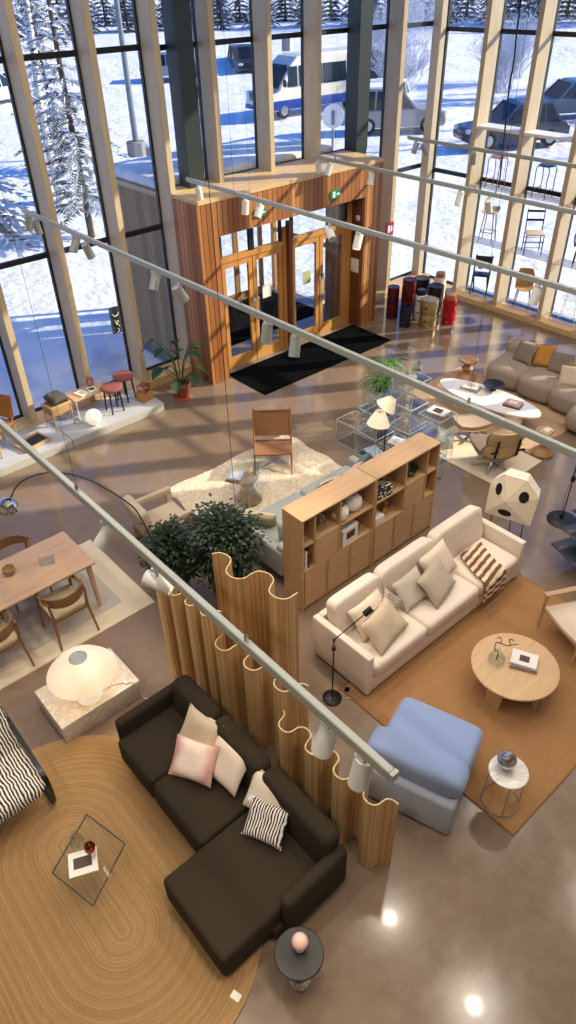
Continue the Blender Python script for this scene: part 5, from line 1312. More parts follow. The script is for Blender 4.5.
MB().surf(lambda a, b: (-.26-.2*a, (b-.5)*.54, .27+.46*a), 12, 8, .03).out('backrest', 'cream', r_)

# ---------------- taupe curved sofa, window side
r_ = thing('curved_sofa', 'low plump taupe sofa of rounded modules beside the right window wall', 'sofa', (10.6, 5.4, 0))
def puff(nm, c, s, rz=0, e=.45, e2=.5): MB().sup((c[0]-10.6, c[1]-5.4, c[2]), s, e, e2, (0, 0, rz), 40, 20).out(nm, 'greysofa', r_, smooth=60)
puff('seat_module', (10.52, 6.02, .21), (.92, .74, .40), .08)
puff('seat_module', (10.50, 5.36, .21), (.90, .72, .40), 0)
puff('seat_module', (10.48, 4.72, .21), (.92, .72, .40), -.05)
puff('chaise_module', (10.25, 4.22, .21), (1.3, .62, .40), .0)
puff('back_module', (10.88, 5.9, .36), (.30, 1.0, .5), .05, .5); puff('back_module', (10.9, 4.95, .36), (.30, 1.05, .5), -.03, .5)
pillow('dark taupe cushion at the left end of the taupe sofa', (10.62, 5.92, .54), 170, 52, 10, .40, .38, .12, 'dkgrey', None, 41)
pillow('mustard cushion on the taupe sofa', (10.72, 5.62, .56), 178, 58, 14, .40, .40, .12, 'mustard', None, 42)
pillow('dark grey-brown cushion right of the mustard one on the taupe sofa', (10.70, 5.28, .54), 185, 54, 6, .40, .38, .12, 'dkgrey', None, 43)
pillow('light beige cushion in front on the right part of the taupe sofa', (10.44, 4.93, .52), 186, 48, 12, .36, .36, .12, 'beige', None, 44)
pillow('taupe cushion at the right edge of the photo on the taupe sofa', (10.74, 4.78, .56), 180, 56, 4, .40, .38, .12, 'greige', None, 45)
# white oval table
r_ = thing('oval_coffee_table', 'long white oval coffee table on two thick legs before the taupe sofa', 'coffee table', (9.2, 5.62, .012), rad(5))
ell = [(.33*math.cos(2*PI*k/64), 0.92*math.sin(2*PI*k/64)) for k in range(64)]
MB().prism(ell, .29, .318).out('tabletop', 'white', r_)
for s in (-1, 1): MB().lathe([(.14, 0), (.14, .29)], 28, c=(0, s*.5, 0)).out('leg', 'white', r_)
for nm, px, mt, lb in (('book', (472, 388), 'covergrey', 'stack of grey books'),):
    p = F(471, 388, .34)
    book('lower grey book of the left pair on the white oval table', (p.x, p.y, .332), rad(10), .22, .3, .03, 'covergrey')
    book('upper pale book of the left pair on the white oval table', (p.x, p.y, .363), rad(18), .2, .27, .025, 'cover', None, ('covergrey', .6, .5))
p = F(513, 405, .34)
book('lower beige book of the right pair on the white oval table', (p.x, p.y, .332), rad(15), .2, .28, .03, 'coverbrown')
book('upper rosy book of the right pair on the white oval table', (p.x, p.y, .363), rad(12), .19, .26, .028, 'pinkf', None, ('cover', .5, .5))
p = F(493, 390, .33)
r_ = thing('footed_bowl', 'dark footed bowl in the middle of the white oval table', 'bowl', (p.x, p.y, .331))
MB().lathe([(.05, 0), (.05, .01), (.02, .02), (.02, .05)], 24).out('foot', 'blackp', r_)
MB().lathe([(.02, .05), (.12, .07), (.18, .105), (.182, .112), (.175, .112), (.11, .078), (.001, .06)], 36).out('bowl', 'blackp', r_)
# turned stools
def stool(label, loc):
    r = thing('turned_stool', label, 'stool', loc, 0, 'turned wooden stools')
    MB().lathe([(.15, 0), (.165, .02), (.15, .06), (.07, .12), (.06, .16), (.1, .2), (.105, .22), (.07, .26), (.065, .29), (.1, .335)], 28).out('body', 'pine', r)
    MB().lathe([(.12, .335), (.165, .355), (.17, .38), (.15, .395), (.12, .388), (.001, .38)], 32).out('seat', 'pine', r); return r
s0 = stool('turned wooden stool at the left end of the taupe sofa', (9.98, 6.62, .012))
dup(s0, (8.85, 4.32, 0), 0, 'turned wooden stool beside the moulded wood lounge chair')
r_ = thing('small_tray', 'small pale tray with a folded cloth on the turned stool by the lounge chair', 'tray', (8.85, 4.32, .395))
MB().box((0, 0, .006), (.2, .15, .012), bev=.004).out('tray_plate', 'sand', r_); MB().box((0, 0, .024), (.14, .1, .024), bev=.008).out('folded_cloth', 'cream', r_)
# moulded lounge chair + ottoman
lc = Vector((8.0, 4.66, .012)); la = math.atan2(.85, .5)-PI/2
r_ = thing('moulded_lounge_chair', 'moulded plywood lounge chair with beige leather cushions and a star base', 'lounge chair', lc, la)
def shell(fnp, nm, mat, nu=16, nv=16, th=.012, par=None):
    m = MB(); m.surf(fnp, nu, nv, th); return m.out(nm, mat, par or r_, smooth=60)
W_ = .30
seatf = lambda off: (lambda a, b: ((2*b-1)*W_*(1-.12*abs(2*a-1)**3), .28-.52*a, .335-.10*a + .06*(2*b-1)**2+.03*(1-a)**4*-1+off))
backf = lambda z0, z1, y0, y1, off: (lambda a, b: ((2*b-1)*W_*(.92-.15*(2*a-1)**2), y0+(y1-y0)*a+.075*(2*b-1)**2+off, z0+(z1-z0)*a))
shell(seatf(0), 'seat_shell', 'birchply'); shell(seatf(.065), 'seat_cushion', 'greyleather', th=.055)
shell(backf(.30, .54, -.27, -.35, 0), 'lower_back_shell', 'birchply'); shell(backf(.31, .53, -.27, -.35, .065), 'lower_back_cushion', 'greyleather', th=.055)
shell(backf(.56, .80, -.36, -.44, 0), 'upper_back_shell', 'birchply'); shell(backf(.57, .79, -.36, -.44, .065), 'upper_back_cushion', 'greyleather', th=.055)
for s in (-1, 1):
    MB().sup((s*.315, -.05, .44), (.07, .32, .05), .6, .8).out('armrest', 'greyleather', r_)
    MB().tube(arc((s*.2, -.39, .46), .1, PI*.1, PI*.9, 8, (.5*s, 0, 0), (0, -.7, .8)), .014, 6).bar((s*.16, -.37, .38), (s*.16, -.42, .68), .035, .012, (0, 1, 0)).out('back_strap', 'black_metal', r_)
MB().cyl((0, -.02, .06), (0, -.02, .25), .028, seg=12).out('column', 'black_metal', r_)
for k in range(5):
    a = 2*PI*k/5+.3; MB().tube([(0, -.02, .075), (.30*math.cos(a), -.02+.30*math.sin(a), .02)], [.022, .014], 8).out('foot', 'chrome', r_)
r_ = thing('ottoman', 'beige leather ottoman of the moulded lounge chair, nearer to the oval table', 'ottoman', (8.36, 5.32, .012), la)
shell(lambda a, b: ((2*b-1)*.29*(1-.1*abs(2*a-1)**3), .21-.42*a, .27+.05*(2*b-1)**2), 'seat_shell', 'birchply')
shell(lambda a, b: ((2*b-1)*.285*(1-.1*abs(2*a-1)**3), .205-.41*a, .34+.05*(2*b-1)**2+.02*math.sin(PI*a)*(1-(2*b-1)**4)-.015*math.exp(-((a-.5)/.06)**2)), 'seat_cushion', 'greyleather', th=.06)
MB().cyl((0, 0, .05), (0, 0, .27), .022, seg=10).out('column', 'black_metal', r_)
for k in range(4):
    a = 2*PI*k/4+.6; MB().tube([(0, 0, .06), (.22*math.cos(a), .22*math.sin(a), .016)], [.018, .012], 8).out('foot', 'chrome', r_)

# ---------------- white paper lantern with a face
gl = Vector((6.62, 3.48, 0)); ga = math.atan2(gl.y, gl.x)+PI/2      # faces the camera side
r_ = thing('paper_lantern', 'tall faceted white paper lamp with a round-eyed black face behind the cream sofa', 'floor lamp', gl, ga-rad(10))
# local -y .. front is +y (towards viewer)
fr = [(-.29, .02, .42), (.29, .02, .42), (.28, .03, .90), (.14, .03, 1.06), (-.14, .03, 1.06), (-.32, .03, .86)]
bk = [(-.26, -.2, .42), (.26, -.2, .42), (.25, -.2, .88), (.12, -.16, 1.05), (-.12, -.16, 1.05), (-.28, -.2, .84)]
nose = (.05, .11, .73)
vs = fr + bk + [nose]; fs = [(i, (i+1) % 6, 12) for i in range(6)] + [(i+6, i, (i+1) % 6, (i+1) % 6+6)[::-1] for i in range(6)] + [tuple(range(6, 12))[::-1]]
MB().add(vs, fs).out('paper_shade', 'lantern', r_, smooth=None)
m = MB()
for i in range(6): m.tube([fr[i], nose], .003, 5).tube([fr[i], fr[(i+1) % 6]], .003, 5)
m.out('wire_ribs', 'cord', r_)
def disc(nm, x, z, rx, rz):
    # lay the disc on the facet: interpolate depth
    best = None
    for i in range(6):
        A, B, C_ = Vector(fr[i]), Vector(fr[(i+1) % 6]), Vector(nose)
        det = (B.x-A.x)*(C_.z-A.z)-(C_.x-A.x)*(B.z-A.z)
        if abs(det) < 1e-9: continue
        u = ((x-A.x)*(C_.z-A.z)-(C_.x-A.x)*(z-A.z))/det; v = ((B.x-A.x)*(z-A.z)-(x-A.x)*(B.z-A.z))/det
        if u >= -.02 and v >= -.02 and u+v <= 1.04: best = (A, B, C_)
    A, B, C_ = best; n = (B-A).cross(C_-A).normalized(); n = n if n.y > 0 else -n
    def pt(px_, pz_): y = A.y - (n.x*(px_-A.x)+n.z*(pz_-A.z))/n.y; return Vector((px_, y, pz_))
    P_ = [pt(x+rx*math.cos(2*PI*k/22), z+rz*math.sin(2*PI*k/22)) for k in range(22)]
    MB().rings([[p+n*.001 for p in P_], [p+n*.007 for p in P_]]).out(nm, 'blackp', r_, smooth=None)
disc('eye', -.15, .84, .058, .078); disc('eye', .16, .86, .04, .08); disc('mouth', .04, .53, .085, .055)
for sx_ in (-.2, -.03, .22): MB().cyl((sx_, -.08 if sx_ != -.03 else -.15, 0), (sx_*.95, -.08, .43), .006, seg=8).out('leg', 'steel', r_)
MB().box((-.2, -.03, .01), (.14, .1, .02), bev=.004).out('transformer', 'white', r_) if False else None
# black floor lamp right
bp = F(562, 520)
r_ = thing('black_floor_lamp', 'black floor lamp with a flat round base at the right edge', 'floor lamp', bp)
MB().lathe([(.2, 0), (.2, .012), (.19, .018), (.001, .02)], 36).out('base', 'black_metal', r_)
tp = F(574, 448, .9)-bp
MB().cyl((-.02, 0, .01), Vector((0, 0, 1.25)), .008, seg=8).out('pole', 'black_metal', r_)
MB().box((-.004, 0, .68), (.05, .05, .07), bev=.006).out('dimmer', 'black_metal', r_)
MB().cyl((0, 0, 1.25), (.3, -.25, 1.45), .007, seg=8).out('arm', 'black_metal', r_)
MB().lathe([(.09, 0), (.05, .09), (.02, .1), (.001, .1)], 24, c=(.33, -.27, 1.38)).out('lamp_shade', 'black_metal', r_)
MB().tube(smooth_path([(0, .02, .9), (.06, .05, .6), (.03, .06, .3), (.05, .04, .03)], 6), .003, 5).out('cable', 'black_metal', r_)
MB().box((.04, .04, .04), (.06, .04, .04), bev=.006).out('plug', 'black_metal', r_)
# tiered black table cut by the right edge
r_ = thing('tiered_table', 'black three-tier shelf table cut by the right edge', 'shelf', (7.02, 2.56, 0), rad(-20))
for z, dx, dy in ((.30, -.12, -.02), (.50, .0, .0), (.70, .14, .04)): MB().box((dx, dy, z), (.55, .48, .015), bev=.004).out('shelf', 'screenblk', r_)
for x, y in ((-.1, -.12), (.12, .14), (.15, -.14)): MB().cyl((x, y, 0), (x, y, .70), .012, seg=10).out('leg', 'chrome', r_)

# ---------------- clear acrylic display cubes
cube_n = 0
CS = .40
def acube(x, y, k, label):
    m = MB(); s = CS; T = .008
    r = thing('acrylic_cube', label, 'display cube', (x, y, k*(s+.002)), 0, 'clear acrylic display cubes')
    MB().box((0, 0, T/2), (s, s, T)).out('bottom_panel', 'acryl', r, smooth=None); MB().box((0, 0, s-T/2), (s, s, T)).out('top_panel', 'acryl', r, smooth=None)
    for sx_ in (-1, 1): MB().box((sx_*(s/2-T/2), 0, s/2), (T, s, s-2*T)).out('side_panel', 'acryl', r, smooth=None)
    MB().box((0, s/2-T/2, s/2), (s-2*T, T, s-2*T)).out('back_panel', 'acryl', r, smooth=None)
    q = s/2-.003; e = MB()
    for z in (.004, s-.004):
        e.bar((-q, -q, z), (q, -q, z), .008, .008).bar((q, -q, z), (q, q, z), .008, .008).bar((q, q, z), (-q, q, z), .008, .008).bar((-q, q, z), (-q, -q, z), .008, .008)
    for a_, b_ in ((-q, -q), (q, -q), (q, q), (-q, q)): e.bar((a_, b_, .004), (a_, b_, s-.004), .007, .007)
    e.out('polished_edges', 'acryledge', r, smooth=None)
    return r
stacks = [(6.98, 6.08, 2), (6.98, 5.62, 1), (7.02, 5.12, 2), (7.44, 6.42, 2), (7.46, 5.86, 3), (7.5, 5.36, 2), (7.92, 6.72, 2), (7.0, 6.54, 1)]
names = ['third stack from the left in the front row', 'fourth in the front row', 'right end of the front row, behind the bookcase end', 'left end of the middle row', 'middle of the middle row', 'right end of the middle row', 'alone in the rear row', 'second from the left in the front row']
names = ['front row under the small lamps', 'front row, low cube in the middle', 'front row, right end behind the bookcase', 'middle row, left end under the ferns', 'middle row, tallest stack in the centre', 'middle row, right end by the lounge chair', 'rear row, standing alone', 'front row, low cube at the left end']
for (x, y, n), nm in zip(stacks, names):
    for k in range(n):
        lv = 'single' if n == 1 else (('bottom cube', 'upper cube') if n == 2 else ('bottom cube', 'middle cube', 'top cube'))[k]
        acube(x, y, k, f'clear acrylic cube, {lv}: {nm}')
zt = lambda n: n*(CS+.002)+.001
def fern(label, x, y, z, n, seed):
    r = thing('potted_fern', label, 'plant', (x, y, z), 0, 'potted ferns on the acrylic cubes')
    MB().lathe([(.08, 0), (.1, .01), (.115, .15), (.108, .155), (.1, .145), (.001, .14)], 24).out('pot', 'blackpot', r)
    rnd = random.Random(seed); m = MB()
    for i in range(n):
        a = rnd.random()*6.28; L = rnd.uniform(.22, .4); el = rnd.uniform(.5, 1.2); prev = None
        for k in range(7):
            s = k/6; p = Vector((math.cos(a)*L*s, math.sin(a)*L*s, .14+L*(el*s-1.05*s*s)))
            u = Vector((-math.sin(a), math.cos(a), 0)); w = .035*(1-s*.8)
            if prev is not None:
                d = (p-prev)*.7
                for sg in (-1, 1): m.add([prev, prev+d*.5+u*sg*w, prev+d+u*sg*w*.8+Vector((0, 0, -.012))], [(0, 1, 2)]); m.add([prev+d*.5, prev+d+u*sg*w, prev+d*1.5+u*sg*w*.6+Vector((0, 0, -.01))], [(0, 1, 2)])
            prev = p
    m.out('fronds', 'fern', r, smooth=None); return r
fern('bushy green potted fern on the acrylic cubes, left of the two', 7.42, 6.40, zt(2), 80, 5)
fern('smaller green potted fern on the tallest acrylic stack', 7.46, 5.86, zt(3), 60, 6) if False else fern('green potted fern on the acrylic cubes farther back, right of the two', 7.92, 6.72, zt(2), 70, 6)
# two-shade floor lamp behind the bookcase
bp = Vector((6.62, 5.58, 0))
r_ = thing('pleated_lamp', 'black floor lamp with two cream pleated shades behind the right bookcase', 'floor lamp', bp)
MB().lathe([(.13, 0), (.13, .015), (.001, .022)], 28).out('base', 'black_metal', r_)
MB().cyl((0, 0, .02), (0, 0, 1.02), .009, seg=8).out('pole', 'black_metal', r_)
def cone_shade(c, tip, r0, h, nm='lamp_shade'):
    m = MB(); L = []
    for z, rr in ((0, r0), (h*.5, r0*.72), (h, r0*.4), (h*.98, r0*.36), (h*.5, r0*.69), (.0, r0*.96)):
        L.append([Vector(((rr*(1+.03*(k % 2)))*math.cos(2*PI*k/56), (rr*(1+.03*(k % 2)))*math.sin(2*PI*k/56), z)) for k in range(56)])
    m.rings(L, False, xf(c, tip)); return m.out(nm, 'shade', r_, smooth=None)
cone_shade((-.13, .03, .92), (.0, .15, 0), .16, .2); cone_shade((.08, .1, 1.08), (.35, .5, 0), .15, .16)
MB().cyl((0, 0, 1.0), (-.13, .03, 1.12), .006, seg=8).cyl((0, 0, 1.0), (.09, .1, 1.12), .006, seg=8).out('arm', 'black_metal', r_)
# things in and on the cubes
def clamp_lamp(label, x, y, z, rz):
    r = thing('desk_lamp', label, 'table lamp', (x, y, z), rz)
    MB().lathe([(.07, 0), (.07, .015), (.001, .02)], 24).out('base', 'rail', r)
    MB().tube(smooth_path([(0, 0, .015), (0, 0, .16), (.06, 0, .24)], 5), .008, 8).out('stem', 'rail', r)
    MB().lathe([(.075, 0), (.05, .09), (.025, .11), (.001, .11)], 24, cap=False, mtx=xf((.1, 0, .2), (0, -2.2, 0))).out('lamp_shade', 'rail', r)
clamp_lamp('grey metal desk lamp on the tallest acrylic stack in the centre', 7.46, 5.86, zt(3), rad(-60))
book('white catalogue lying on the low acrylic cube in the middle of the front row', (6.98, 5.62, zt(1)), rad(12), .22, .28, .02, 'cover', None, ('coverblue', .6, .5))
book('lower magazine of the pile on the acrylic stack by the lounge chair', (7.5, 5.36, zt(2)), rad(20), .22, .28, .02, 'covergrey')
book('upper magazine of the pile on the acrylic stack by the lounge chair', (7.5, 5.36, zt(2)+.021), rad(8), .21, .27, .02, 'cover', None, ('coverbrown', .6, .5))
book('grey catalogue inside the bottom cube of the right front acrylic stack', (7.02, 5.12, .01), rad(5), .22, .28, .03, 'covergrey')
r_ = thing('round_tin', 'small copper tin inside the lower acrylic cube under the ferns', 'tin', (7.44, 6.42, .01))
MB().lathe([(.07, 0), (.07, .1), (.001, .1)], 24).out('tin_body', 'copper', r_); MB().lathe([(.073, .1), (.073, .115), (.001, .12)], 24).out('lid', 'copper', r_)
book('pale blue catalogue inside the front acrylic cube under the small lamps', (6.98, 6.08, .01), rad(-10), .22, .28, .03, 'coverblue')

# ---------------- stacked round containers by the corner
def container(label, loc, mat, r, hs, lid=None, lidmat=None):
    t_ = thing('round_container', label, 'container', (loc[0], loc[1], 0), rad(200), 'round stacking containers')
    z = 0
    for h in hs:
        o = MB().lathe([(r*.97, z), (r, z+.01), (r, z+h-.012), (r*.97, z+h-.004), (r*.97, z+h)], 36).out('section', mat, t_)
        MB().sup((r*math.cos(0), r*math.sin(0), z+h*.55), (.02, .06, .04), 1, 1).out('finger_hole', 'blackp', o)
        z += h
    if lidmat: MB().lathe([(r*.8, z), (r*.8, z+.07), (r*.72, z+.1), (.001, z+.11)], 36).out('lid', lidmat, t_)
    else: MB().lathe([(r*1.0, z), (r*1.0, z+.02), (r*.92, z+.03), (r*.9, z+.02), (.001, z+.02)], 36).out('lid', mat, t_)
container('dark red container in two tall sections, tallest of the group by the corner', (11.27, 9.16), 'dkred', .14, (.42, .42))
container('dark red shorter container beside the porch, leftmost of the group', (11.14, 9.46), 'dkred', .125, (.32, .32))
container('glossy bright red narrow container behind the blue one', (11.5, 9.32), 'redp', .12, (.3, .3))
container('dark blue short container in front of the red ones', (11.0, 8.97), 'bluep', .12, (.2, .2))
container('white container with a black lid behind the champagne one', (11.52, 9.02), 'whitemat', .13, (.3, .22), None, 'blackp')
container('champagne metal container, frontmost of the group by the corner', (11.36, 8.66), 'gold', .185, (.27, .27))
container('glossy black container behind the champagne one', (11.86, 8.92), 'blackp', .17, (.36, .26))
container('bright red container with a copper lid, rightmost of the group', (11.76, 8.45), 'redp', .145, (.27, .25), None, 'copper')
container('dark green-black container at the back of the group', (12.0, 9.42), 'blackp', .17, (.32, .3))
container('copper-topped container at the back right of the group', (12.24, 9.12), 'whitemat', .13, (.34, .34), None, 'copper')

# ---------------- platform along the left window and what stands on it
PZ = .14
def platform(label, x0, x1):
    r = thing('display_platform', label, 'platform', ((x0+x1)/2, 9.86, 0), 0, 'display platforms at the left window')
    MB().box((0, 0, PZ/2-.003), (x1-x0, .82, PZ-.006), bev=.006, seg=1).out('plinth', 'greypedestal', r); MB().box((0, 0, PZ-.003), (x1-x0-.004, .816, .006)).out('top_sheet', plain('snow_reflection_top', '#b7bac0', .18, 0, .03), r, smooth=None); return r  # top sheet's blue-grey colour paints in the reflection of the window snow
platform('long pale grey display platform at the left window, left part with the tray', 1.4, 3.63)
platform('long pale grey display platform at the left window, right part with the stools', 3.64, 5.36)
r_ = thing('folding_tray', 'wooden-framed tray with a dark glass base lying on the left platform', 'tray', (3.12, 9.78, PZ), rad(12))
MB().box((0, 0, .02), (.42, .28, .012)).out('tray_base', 'screenblk', r_, smooth=None)
m = MB()
for s in (-1, 1): m.box((s*.22, 0, .03), (.03, .34, .06), bev=.006).box((0, s*.155, .03), (.44, .03, .06), bev=.006)
m.out('frame', 'oak', r_)
r_ = thing('basket_stand', 'wooden stand holding a wicker basket box at the left window', 'stand', (3.72, 9.97, PZ), rad(8))
MB().box((0, 0, .34), (.34, .26, .14), bev=.006).out('basket', 'wicker', r_)
m = MB()
for s in (-1, 1): m.box((0, s*.135, .42), (.37, .02, .03)).box((s*.175, 0, .42), (.02, .27, .03))
m.out('rim', 'oak', r_, smooth=None)
for sx_ in (-1, 1):
    for sy_ in (-1, 1): MB().cyl((sx_*.17, sy_*.13, 0), (sx_*.17, sy_*.13, .44), .012, seg=8).out('leg', 'oak', r_)
m = pillow_mb(.3, .26, .16, 3); tag(m.out('knitted_pouch', fabric('dark_grey_knit', '#4d4a48', .3, 60, .8), None, (3.74, 9.98, PZ+.50), smooth=60, rot=(.2, .1, .3)), 'dark grey knitted pouch in the wicker basket stand', 'pouch')
r_ = thing('low_table', 'low pale wooden table with a wire frame at the left window', 'table', (4.32, 10.08, PZ), rad(2))
MB().box((0, 0, .36), (.66, .36, .025), bev=.006).out('tabletop', 'paleoak', r_)
for s in (-1, 1): MB().tube(smooth_path([(s*.3, -.15, .348), (s*.3, -.16, .02), (s*.3, -.1, .007), (s*.3, .1, .007), (s*.3, .16, .02), (s*.3, .15, .348)], 4), .008, 8).out('leg', 'white', r_)
book('green and white book on the low pale table at the left window', (4.2, 10.04, PZ+.374), rad(15), .16, .2, .02, 'cover', None, ('covergreen', .5, .5))
book('white booklet with a black picture on the low pale table at the left window', (4.40, 10.06, PZ+.374), rad(-8), .14, .18, .012, 'cover', None, ('coverbrown', .6, .5))
r_ = thing('candle_holder', 'pinkish glass candle holder at the rear of the low pale table', 'candle holder', (4.46, 10.2, PZ+.373))
MB().lathe([(.05, 0), (.055, .01), (.055, .14), (.05, .14), (.05, .012)], 22, cap=False).out('glass', glassy('rose_glass', (.9, .72, .66), .1, .5), r_); MB().lathe([(.04, .005), (.04, .06), (.001, .06)], 18).out('candle', 'cream', r_)
r_ = thing('globe_lamp', 'round white lit globe lamp at the edge of the left window platform', 'table lamp', (4.14, 9.62, PZ))
MB().lathe([(.05, 0), (.055, .008), (.05, .02)], 22).out('base', 'white', r_); MB().sup((0, 0, .145), (.27, .27, .26), 1, 1).out('globe', 'globe', r_)
MB().tube(smooth_path([(.05, -.0, .01), (.2, .05, .006), (.3, .2, .006)], 5), .004, 6).out('cord', 'cord', r_)
r_ = thing('wire_basket', 'small clear glass bowl on the platform between the basket stand and the globe lamp', 'bowl', (4.02, 9.86, PZ))
MB().lathe([(.05, 0), (.06, .006), (.11, .07), (.115, .1), (.11, .1), (.1, .07), (.05, .012), (.001, .01)], 26).out('bowl', 'clear', r_); MB().lathe([(.112, .099), (.116, .102), (.112, .105)], 26, cap=False).out('rim', 'acryl', r_)
def rstool(label, loc):
    r = thing('round_stool', label, 'stool', loc, 0, 'round stools with rose seats')
    MB().lathe([(.155, .40), (.17, .41), (.175, .44), (.16, .46), (.001, .468)], 32).out('seat', 'rose', r)
    for k in range(4):
        a = PI/4+k*PI/2; MB().cyl((.15*math.cos(a), .15*math.sin(a), 0), (.125*math.cos(a), .125*math.sin(a), .405), .013, .017, 10).out('leg', 'walnut' if False else 'black_metal', r)
    return r
rs = rstool('round stool with a dusty rose seat, nearer of the two on the platform', (4.62, 9.8, PZ))
dup(rs, (4.98, 10.02, PZ), .4, 'round stool with a dusty rose seat, farther of the two by the window post')
def tbag(label, x, y, z, s, rz, mat):
    r = thing('glass_box', label, 'box', (x, y, z), rz)
    MB().box((0, 0, s*.3), (s, s*.8, s*.6), bev=.01).out('box_body', mat, r); MB().box((0, 0, s*.62), (s*1.03, s*.83, .014), bev=.004).out('lid', mat, r)
M['amberbox'] = plain('amber_wood_box', '#b98246', .3, 0, .2, 10)
tbag('amber translucent box at the right end of the platform, lower of two', 5.2, 9.78, PZ, .24, .2, 'amberbox')
tbag('rosy translucent box on top of the amber box at the platform end', 5.2, 9.78, PZ+.24*.62+.008, .2, .5, glassy('rosy_acrylic', (.9, .72, .6), .12, .5))
r_ = thing('side_chair', 'orange-backed chair on the platform at the left edge of the photo', 'chair', (2.72, 9.95, PZ), rad(-70))
M['orange'] = plain('orange_wood', '#a2692f', .4, 0, .1)
MB().box((0, .0, .43), (.4, .4, .03), bev=.012).out('seat', 'orange', r_); m = MB(); m.surf(lambda a, b: ((b-.5)*.4, .2+.05*a-.03*math.sin(PI*b), .5+.36*a), 8, 8, .018); m.out('backrest', 'orange', r_)
for sx_ in (-1, 1):
    for sy_ in (-1, 1): MB().tube([(sx_*.19, sy_*.2, 0), (sx_*.17, sy_*.17, .43)], [.012, .017], 8).out('leg', 'oak', r_)
    MB().cyl((sx_*.17, .17, .43), (sx_*.17, .215, .7), .013, seg=8).out('back_post', 'oak', r_)
# potted plant by the porch
r_ = thing('potted_plant', 'large-leaved green plant in a terracotta pot left of the porch', 'plant', (5.85, 9.62, 0))
MB().lathe([(.16, 0), (.17, .01), (.16, .03)], 28).out('saucer', 'terracotta', r_)
MB().lathe([(.11, .02), (.15, .24), (.16, .24), (.16, .28), (.145, .28), (.14, .25), (.001, .25)], 28).out('pot', 'terracotta', r_)
MB().lathe([(.139, .251), (.001, .256)], 20, cap=False).out('soil', 'soil', r_)
rnd = random.Random(12)
for i in range(15):
    a = i*2.4+rnd.uniform(-.3, .3); R_ = rnd.uniform(.16, .46); hz = rnd.uniform(.45, 1.12); 
    tip = Vector((math.cos(a)*R_, math.sin(a)*R_*.8, hz)); path = smooth_path([(math.cos(a)*.03, math.sin(a)*.03, .25), (tip.x*.35, tip.y*.35, hz*.7), tip], 6)
    o = MB().tube(path, .008, 6).out('stalk', 'leafm', r_)
    L = rnd.uniform(.2, .3); dh = Vector((math.cos(a), math.sin(a), -.25-.5*rnd.random())).normalized(); u = dh.cross(Vector((0, 0, 1))).normalized(); nn = u.cross(dh)
    def leaf(s, b, tip=tip, dh=dh, u=u, nn=nn, L=L):
        w = L*.42*math.sin(PI*min(1, s**.75))**.8*(1.15-.35*s); k = 2*b-1
        return tip + dh*(L*s) + u*(w*k) + nn*(.10*L*(1-abs(k))*0 + .18*w*k*k) + Vector((0, 0, -.22*L*s*s))
    MB().surf(leaf, 10, 6, .003).out('leaf', 'leafm', o, smooth=60)
# hanging banner in the window
r_ = thing('hanging_banner', 'small dark cloth banner with a white scribble hanging in the left window', 'banner', (5.14, 10.24, 1.43), rad(8))
MB().surf(lambda a, b: ((b-.5)*.2, .015*math.sin(6*b), .24-.48*a + (.0 if a < .99 else (.03 if .2 < b < .85 else .07))), 14, 10, .004).out('cloth', 'banner', r_)
sw = MB()
sw.tube(smooth_path([(-.06, -.016, .14), (-.02, -.016, .09), (.04, -.018, .10), (.06, -.018, .14)], 5), .006, 5).tube(smooth_path([(-.03, -.016, .03), (.0, -.016, -.06), (.04, -.018, .0), (-.01, -.017, -.02), (.05, -.018, -.1)], 5), .005, 5).tube(smooth_path([(.0, -.017, -.12), (.03, -.018, -.16), (-.02, -.017, -.19)], 5), .005, 5)
sw.out('white_scribble', 'cover', r_)
MB().cyl((-.08, 0, .24), (-.08, 0, 6.5), .001, seg=5).cyl((.08, 0, .24), (.08, 0, 6.5), .001, seg=5).out('string', 'black_metal', r_)

# ---------------- chairs on the glass shelves of the right window wall
def shz(l): return slev[l] + (.0065 if l < 3 else .026)
SX = 13.13; bayc = [(ry[i]+ry[i+1]+.1)/2 for i in range(4)]
def legs4(r, w, d, h, mat, splay=.03, rr=(.009, .012), nm='leg'):
    for sx_ in (-1, 1):
        for sy_ in (-1, 1): MB().tube([(sx_*(w/2+splay), sy_*(d/2+splay), 0), (sx_*w/2, sy_*d/2, h)], rr, 8).out(nm, mat, r)
def shell_chair(label, y, l, rz, mat='tanshell', legm='walnut', sh=.36, wire=False):
    r = thing('shell_chair', label, 'chair', (SX, y, shz(l)), rz)
    def fn(a, b):
        k = 2*b-1
        if a < .5: s = a/.5; yy = .17-.34*s; z = sh+.015-.02*math.sin(PI*s)
        else: s = (a-.5)/.5; yy = -.17-.07*s; z = sh+.01+.34*s
        w = .18*(1-.35*max(0, abs(2*a-1)-.6)*2.2)
        return (k*w, yy+.04*k*k*(1 if a > .5 else 0), z+.03*k*k*(1 if a < .6 else .0))
    MB().surf(fn, 22, 12, .012).out('seat_shell', mat, r, smooth=60)
    legs4(r, .22, .22, sh, legm, .05); return r
def bar_stool(label, y, l, rz, mat, legm, h=.6, back=True):
    r = thing('bar_stool', label, 'stool', (SX, y, shz(l)), rz)
    m = MB(); m.surf(lambda a, b: ((2*b-1)*.17*(1-.2*abs(2*a-1)**3), .15-.3*a, h+.01+.05*max(0, a-.55)*2*(1.5 if back else 0)+.02*(2*b-1)**2), 14, 12, .02); m.out('seat', mat, r, smooth=60)
    legs4(r, .18, .16, h, legm, .055); z = h*.36; q = .09+.055*(1-z/h); q2 = .08+.055*(1-z/h)
    MB().bar((-q, -q2, z), (q, -q2, z), .012, .012).bar((-q, q2, z), (q, q2, z), .012, .012).bar((-q, -q2, z), (-q, q2, z), .012, .012).bar((q, -q2, z), (q, q2, z), .012, .012).out('foot_rail', legm, r, smooth=None)
    return r
